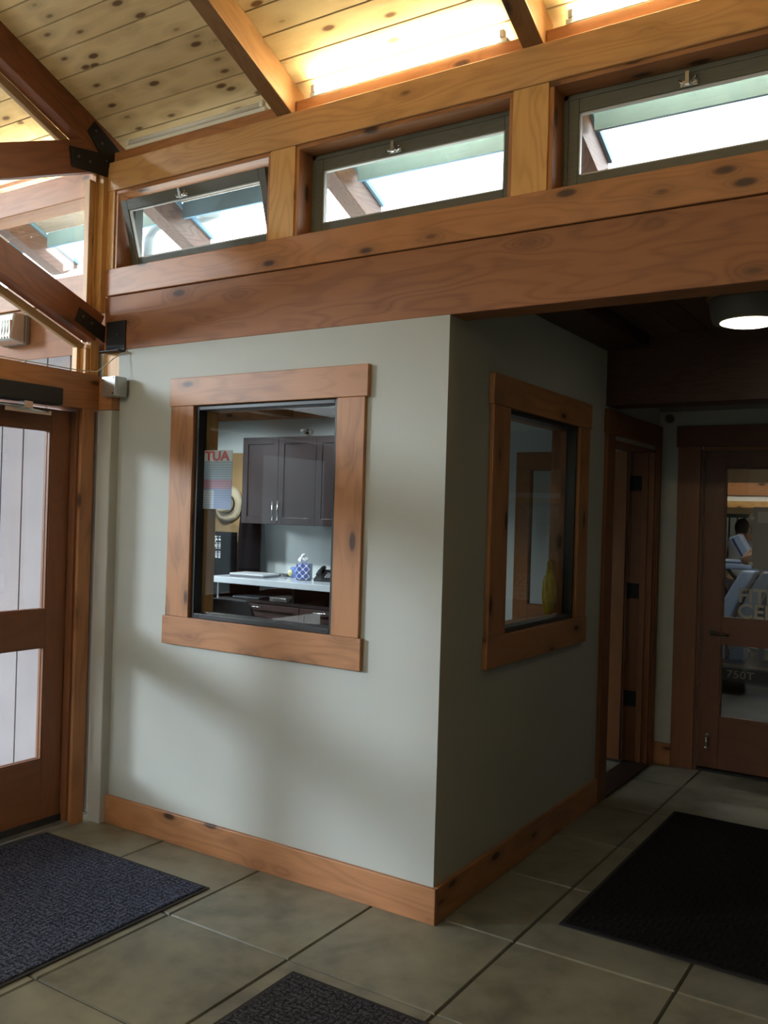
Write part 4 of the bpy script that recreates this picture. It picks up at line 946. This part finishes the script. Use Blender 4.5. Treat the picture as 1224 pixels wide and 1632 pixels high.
for i, (x, y) in enumerate(((-.3, 5.2), (1.4, 5.2), (-.3, 7.2), (1.4, 7.2), (-2.0, 6.2))):
    g = thing('gym_light', (x, y, 2.75), 'ceiling panel light in the fitness room, above the view', 'lamp', 'fitness room ceiling lights')
    bm = bmesh.new(); box(bm, -.3, .3, -.3, .3, -.03, 0); obj('light_frame', bm, M_WHITE, g); bm = bmesh.new(); box(bm, -.28, .28, -.28, .28, -.034, -.03); obj('diffuser', bm, emit('gym_diffuser', (1, .93, .80), GYM_LAMP), g)
mr = thing('gym_window', (-.95, GY-.03, 1.2), 'pale vertical window blinds at the back of the fitness room', 'window')
bm = bmesh.new()
for k in range(9): box(bm, -.4+.1*k, -.4+.1*k+(.075 if k % 3 else .05), -.02, 0, -.35, .50)
obj('blind_slats', bm, flat('blind_pale', (.55, .62, .56), .6), mr); bm = bmesh.new(); box(bm, -.46, .55, 0, .02, -.4, .55); obj('blind_back', bm, flat('blind_dark', (.03, .045, .045), .7), mr)

BLU = flat('console_blue', (.27, .37, .55), .35); BLD = flat('frame_slate', (.12, .16, .24), .4); GRM = flat('frame_grey', (.10, .11, .12), .45)
tm = thing('treadmill', (.12, 5.9, 0), 'blue-grey treadmill with a tilted console, seen through the fitness room door', 'treadmill')
bm = bmesh.new(); prism(bm, [(-.02, .06), (-.10, .12), (-.08, .26), (.35, .30), (.55, .20), (.55, .06)], 0, -.45, .45); obj('motor_hood', bm, flat('hood_black', (.03, .034, .038), .3), tm, .02)
bm = bmesh.new(); box(bm, -.44, .44, -.10, -.09, .275, .292); box(bm, -.44, .44, .5, 1.9, .145, .16); obj('chrome_strip', bm, M_CHROME, tm)
text('model_marking', '750T', .10, flat('marking_grey', (.30, .30, .30), .5), tm, (-.235, -.102, .165), (PI/2, 0, 0), sx=1.2)
bm = bmesh.new(); box(bm, -.40, .40, .45, 1.95, .05, .14); obj('running_deck', bm, M_RUBBER, tm, .01)
for s in (1,):
    bm = bmesh.new(); x = s*.37
    prism(bm, [(.18, .28), (.40, .28), (.72, 1.17), (.52, 1.17)], 0, x-.045, x+.045); obj('upright', bm, BLD, tm, .015)
for q, mt_ in ((0, BLU), (.19, BLD)):
    cl_ = [(-.39, .27), (-.39, .42), (-.365, .58), (-.32, .74), (-.255, .90), (-.18, 1.04), (-.11, 1.165)]
    bm = bmesh.new(); prism(bm, [(x-.075+q, z) for x, z in cl_] + [(x+.065+q, z) for x, z in cl_[::-1]], 1, .20, .42); obj('mast_cover', bm, mt_, tm, .02)
bm = bmesh.new(); box(bm, -.46, .46, .40, .90, 1.165, 1.225); box(bm, -.42, .42, .40, .60, 1.225, 1.26); obj('console_tray', bm, BLU, tm, .02)
rm = Matrix.Rotation(R(-28), 3, 'X')
bm = bmesh.new(); prism(bm, [(-.355, 1.475), (-.255, 1.515), (-.13, 1.29), (-.155, 1.235), (-.21, 1.235)], 1, .40, .62); obj('console_screen', bm, BLU, tm, .012)
bm = bmesh.new(); prism(bm, [(-.325, 1.465), (-.305, 1.475), (-.19, 1.275), (-.205, 1.26)], 1, .392, .40); obj('display', bm, flat('display_dark', (.05, .07, .12), .2), tm)
bm = bmesh.new(); cyl(bm, (-.24, .5, 1.26), (-.24, .5, 1.33), .028); obj('bottle', bm, flat('bottle_pale', (.6, .58, .45), .4), tm)
for s in (-1, 1):
    bm = bmesh.new(); tube(bm, [(s*.43, .6, 1.18), (s*.44, .9, 1.12), (s*.43, 1.3, 1.0)], .02, 8); obj('hand_rail', bm, GRM, tm)
def simple_machine(x, y, label, lean, g=None):
    t = thing('exercise_machine', (x, y, 0), label, 'exercise machine', g)
    bm = bmesh.new(); box(bm, -.28, .28, -.5, .5, .02, .10); obj('base_frame', bm, GRM, t, .02)
    bm = bmesh.new(); tube(bm, [(0, -.1, .1), (lean*.4, -.05, .8), (lean, 0, 1.35)], .035, 10); obj('mast', bm, GRM, t)
    bm = bmesh.new(); tube(bm, [(lean-.2, .02, 1.15), (lean, -.05, 1.25), (lean+.2, .02, 1.15)], .018, 8); obj('handlebar', bm, M_CHROME, t)
    bm = bmesh.new(); box(bm, -.14, .14, -.02, .02, -.1, .12, rot=Matrix.Rotation(R(-25), 3, 'X'), at=(lean, -.06, 1.42)); obj('console', bm, GRM, t, .01)
simple_machine(-.76, 7.3, 'grey elliptical machine behind the treadmill in the fitness room', -.15)
# people in the fitness room
SKIN = flat('skin', (.46, .27, .17), .55); HAIRD = flat('dark_hair', (.02, .014, .012), .7); HAIRL = flat('light_hair', (.42, .33, .22), .8)
def person(name, x, y, z0, yawp, J, label, shirt, pants, hair, long_=False):
    """J: joint dict (local metres, facing -y). One skinned body with shirt, trousers and hair as children."""
    t = thing(name, (x, y, z0), label, 'person', rotz=yawp)
    def skin(nm, pts, edges, mat, lvl=2, root=0, par=t):
        me = bpy.data.meshes.new(nm); me.from_pydata([p[0] for p in pts], edges, []); o = bpy.data.objects.new(nm, me); COL.objects.link(o); me.materials.append(mat)
        md = o.modifiers.new('skin', 'SKIN'); md.use_smooth_shade = True
        for i, p in enumerate(pts): me.skin_vertices[0].data[i].radius = p[1] if isinstance(p[1], tuple) else (p[1], p[1])
        me.skin_vertices[0].data[root].use_root = True
        s2 = o.modifiers.new('sub', 'SUBSURF'); s2.levels = lvl; s2.render_levels = lvl; o.parent = par; return o
    j = J
    pts = [(j['pel'], (.14, .10)), (j['chest'], (.155, .105)), (j['neckb'], (.07, .06)), (j['neck'], .05), (j['head'], (.068, .082)), (j['crown'], (.052, .062)),
           (j['shl'], .055), (j['ell'], .046), (j['wrl'], .029), (j['shr'], .055), (j['elr'], .046), (j['wrr'], .029),
           (j['hipl'], .085), (j['knl'], .056), (j['anl'], .036), (j['tol'], .028), (j['hipr'], .085), (j['knr'], .056), (j['anr'], .036), (j['tor'], .028)]
    ed = [(0, 1), (1, 2), (2, 3), (3, 4), (4, 5), (2, 6), (6, 7), (7, 8), (2, 9), (9, 10), (10, 11), (0, 12), (12, 13), (13, 14), (14, 15), (0, 16), (16, 17), (17, 18), (18, 19)]
    # hands: palm then five fingers
    for w_, e_ in ((8, 7), (11, 10)):
        wp_ = Vector(pts[w_][0]); dr = (wp_ - Vector(pts[e_][0])).normalized(); sd = dr.cross(Vector((.2, .1, 1))).normalized(); nn = sd.cross(dr)
        pts.append((tuple(wp_+dr*.05), (.036, .016))); pi_ = len(pts)-1; ed.append((w_, pi_))
        for f_ in range(4):
            b_ = wp_+dr*.09+sd*(.027-.018*f_); m_ = b_+dr*(.030, .036, .033, .025)[f_]-nn*.010; e2 = m_+dr*.018-nn*.022
            n0_ = len(pts); pts += [(tuple(b_), .010), (tuple(m_), .009), (tuple(e2), .0075)]; ed += [(pi_, n0_), (n0_, n0_+1), (n0_+1, n0_+2)]
        b_ = wp_+dr*.04+sd*.038; n0_ = len(pts); pts += [(tuple(b_), .011), (tuple(b_+dr*.03+sd*.018-nn*.008), .0095)]; ed += [(pi_, n0_), (n0_, n0_+1)]
    body = skin('body', pts, ed, SKIN)
    g_ = lambda a, b, k: tuple(Vector(j[a]).lerp(Vector(j[b]), k))
    skin('shirt', [(j['pel'], (.152, .115)), (j['chest'], (.17, .12)), (j['neckb'], (.085, .07)), (j['shl'], .066), (g_('shl', 'ell', .35), .058), (j['shr'], .066), (g_('shr', 'elr', .35), .058)], [(0, 1), (1, 2), (2, 3), (3, 4), (2, 5), (5, 6)], shirt)
    skin('trousers', [(j['pel'], (.155, .12)), (j['hipl'], .098), (j['knl'], .072), (g_('knl', 'anl', .9), .052), (j['hipr'], .098), (j['knr'], .072), (g_('knr', 'anr', .9), .052)], [(0, 1), (1, 2), (2, 3), (0, 4), (4, 5), (5, 6)], pants)
    hc = Vector(j['head']).lerp(Vector(j['crown']), .45)
    bm = bmesh.new(); bmesh.ops.create_icosphere(bm, subdivisions=3, radius=1)
    for v in list(bm.verts):
        q = v.co
        if q.y < -.25 and q.z < .45: q.y = -.25 + (q.y+.25)*.3
        v.co = Vector((q.x*.088, q.y*.104+.012, q.z*.112*(1.35 if long_ and q.z < 0 and q.y > 0 else 1)+.022)) + hc
    for f in bm.faces: f.smooth = True
    obj('hair', bm, hair, t)
    bm = bmesh.new(); hd = Vector(j['head'])   # face features
    tube(bm, [hd+Vector((0, -.078, .055)), hd+Vector((0, -.096, .022)), hd+Vector((0, -.086, .012))], .010, 8, .014); obj('nose', bm, SKIN, body)
    bm = bmesh.new(); tube(bm, [hd+Vector((-.024, -.076, -.018)), hd+Vector((0, -.083, -.02)), hd+Vector((.024, -.076, -.018))], .006, 8); obj('mouth', bm, flat('lips_'+name, (.35, .12, .1), .5), body)
    for s in (-1, 1):
        bm = bmesh.new(); bmesh.ops.create_uvsphere(bm, u_segments=10, v_segments=8, radius=.011); obj('eye', bm, flat('eye_dark', (.03, .025, .02), .2), body, loc=hd+Vector((s*.030, -.074, .045)))
        bm = bmesh.new(); bmesh.ops.create_uvsphere(bm, u_segments=10, v_segments=8, radius=.02); bmesh.ops.scale(bm, vec=(.4, .7, 1.3), verts=bm.verts); obj('ear', bm, SKIN, body, loc=hd+Vector((s*.082, .005, .03)))
    for s_, a_, k_ in (('l', 'anl', 'tol'), ('r', 'anr', 'tor')):
        skin('shoe', [(tuple(Vector(j[a_])+Vector((0, .03, -.045))), (.042, .04)), (tuple(Vector(j[a_])+Vector((0, -.06, -.05))), (.046, .035)), (tuple(Vector(j[a_])+Vector((0, -.15, -.055))), (.042, .028))], [(0, 1), (1, 2)], flat('shoe_dark', (.04, .04, .045), .6))
    return t
base = dict(pel=(0, 0, .96), chest=(0, -.02, 1.26), neckb=(0, 0, 1.44), neck=(0, -.01, 1.51), head=(0, -.02, 1.60), crown=(0, -.01, 1.70),
            shl=(-.19, 0, 1.41), ell=(-.23, .02, 1.14), wrl=(-.22, -.12, .94), shr=(.19, 0, 1.41), elr=(.23, .02, 1.14), wrr=(.22, -.12, .94),
            hipl=(-.10, 0, .90), knl=(-.11, -.03, .50), anl=(-.12, .03, .09), tol=(-.12, -.12, .03), hipr=(.10, 0, .90), knr=(.11, -.03, .50), anr=(.12, .03, .09), tor=(.12, -.12, .03))
J1 = dict(base); J1.update(ell=(-.40, -.03, 1.31), wrl=(-.24, -.12, 1.50), elr=(.40, -.03, 1.31), wrr=(.24, -.12, 1.50))
REDP = flat('red_trousers', (.35, .03, .03), .8)
person('person', .64, 4.55, 0, R(180), {k_: (-v[0], v[1], v[2]) if False else v for k_, v in J1.items()}, 'person with bare arms and red trousers exercising at the treadmill, arm bent at the elbow', flat('grey_top', (.25, .25, .26), .8), REDP, HAIRD)
J2 = dict(base); J2.update(head=(0, -.06, 1.58), crown=(0, -.06, 1.68), wrl=(-.1, -.3, 1.2), wrr=(.12, -.3, 1.2))
p_ = person('person', -.56, 8.55, 0, R(170), J2, 'dark-haired person in a grey top behind the treadmill console', flat('pale_grey_top', (.30, .31, .33), .8), flat('black_trousers', (.03, .03, .035), .8), HAIRD)
p_.scale = (.96, .96, .96)
person('person', -.50, 9.12, .0, R(-175), base, 'person with light hair in an orange top at the back of the fitness room', flat('orange_top', (.55, .17, .07), .8), flat('navy_trousers', (.03, .04, .08), .8), HAIRL)
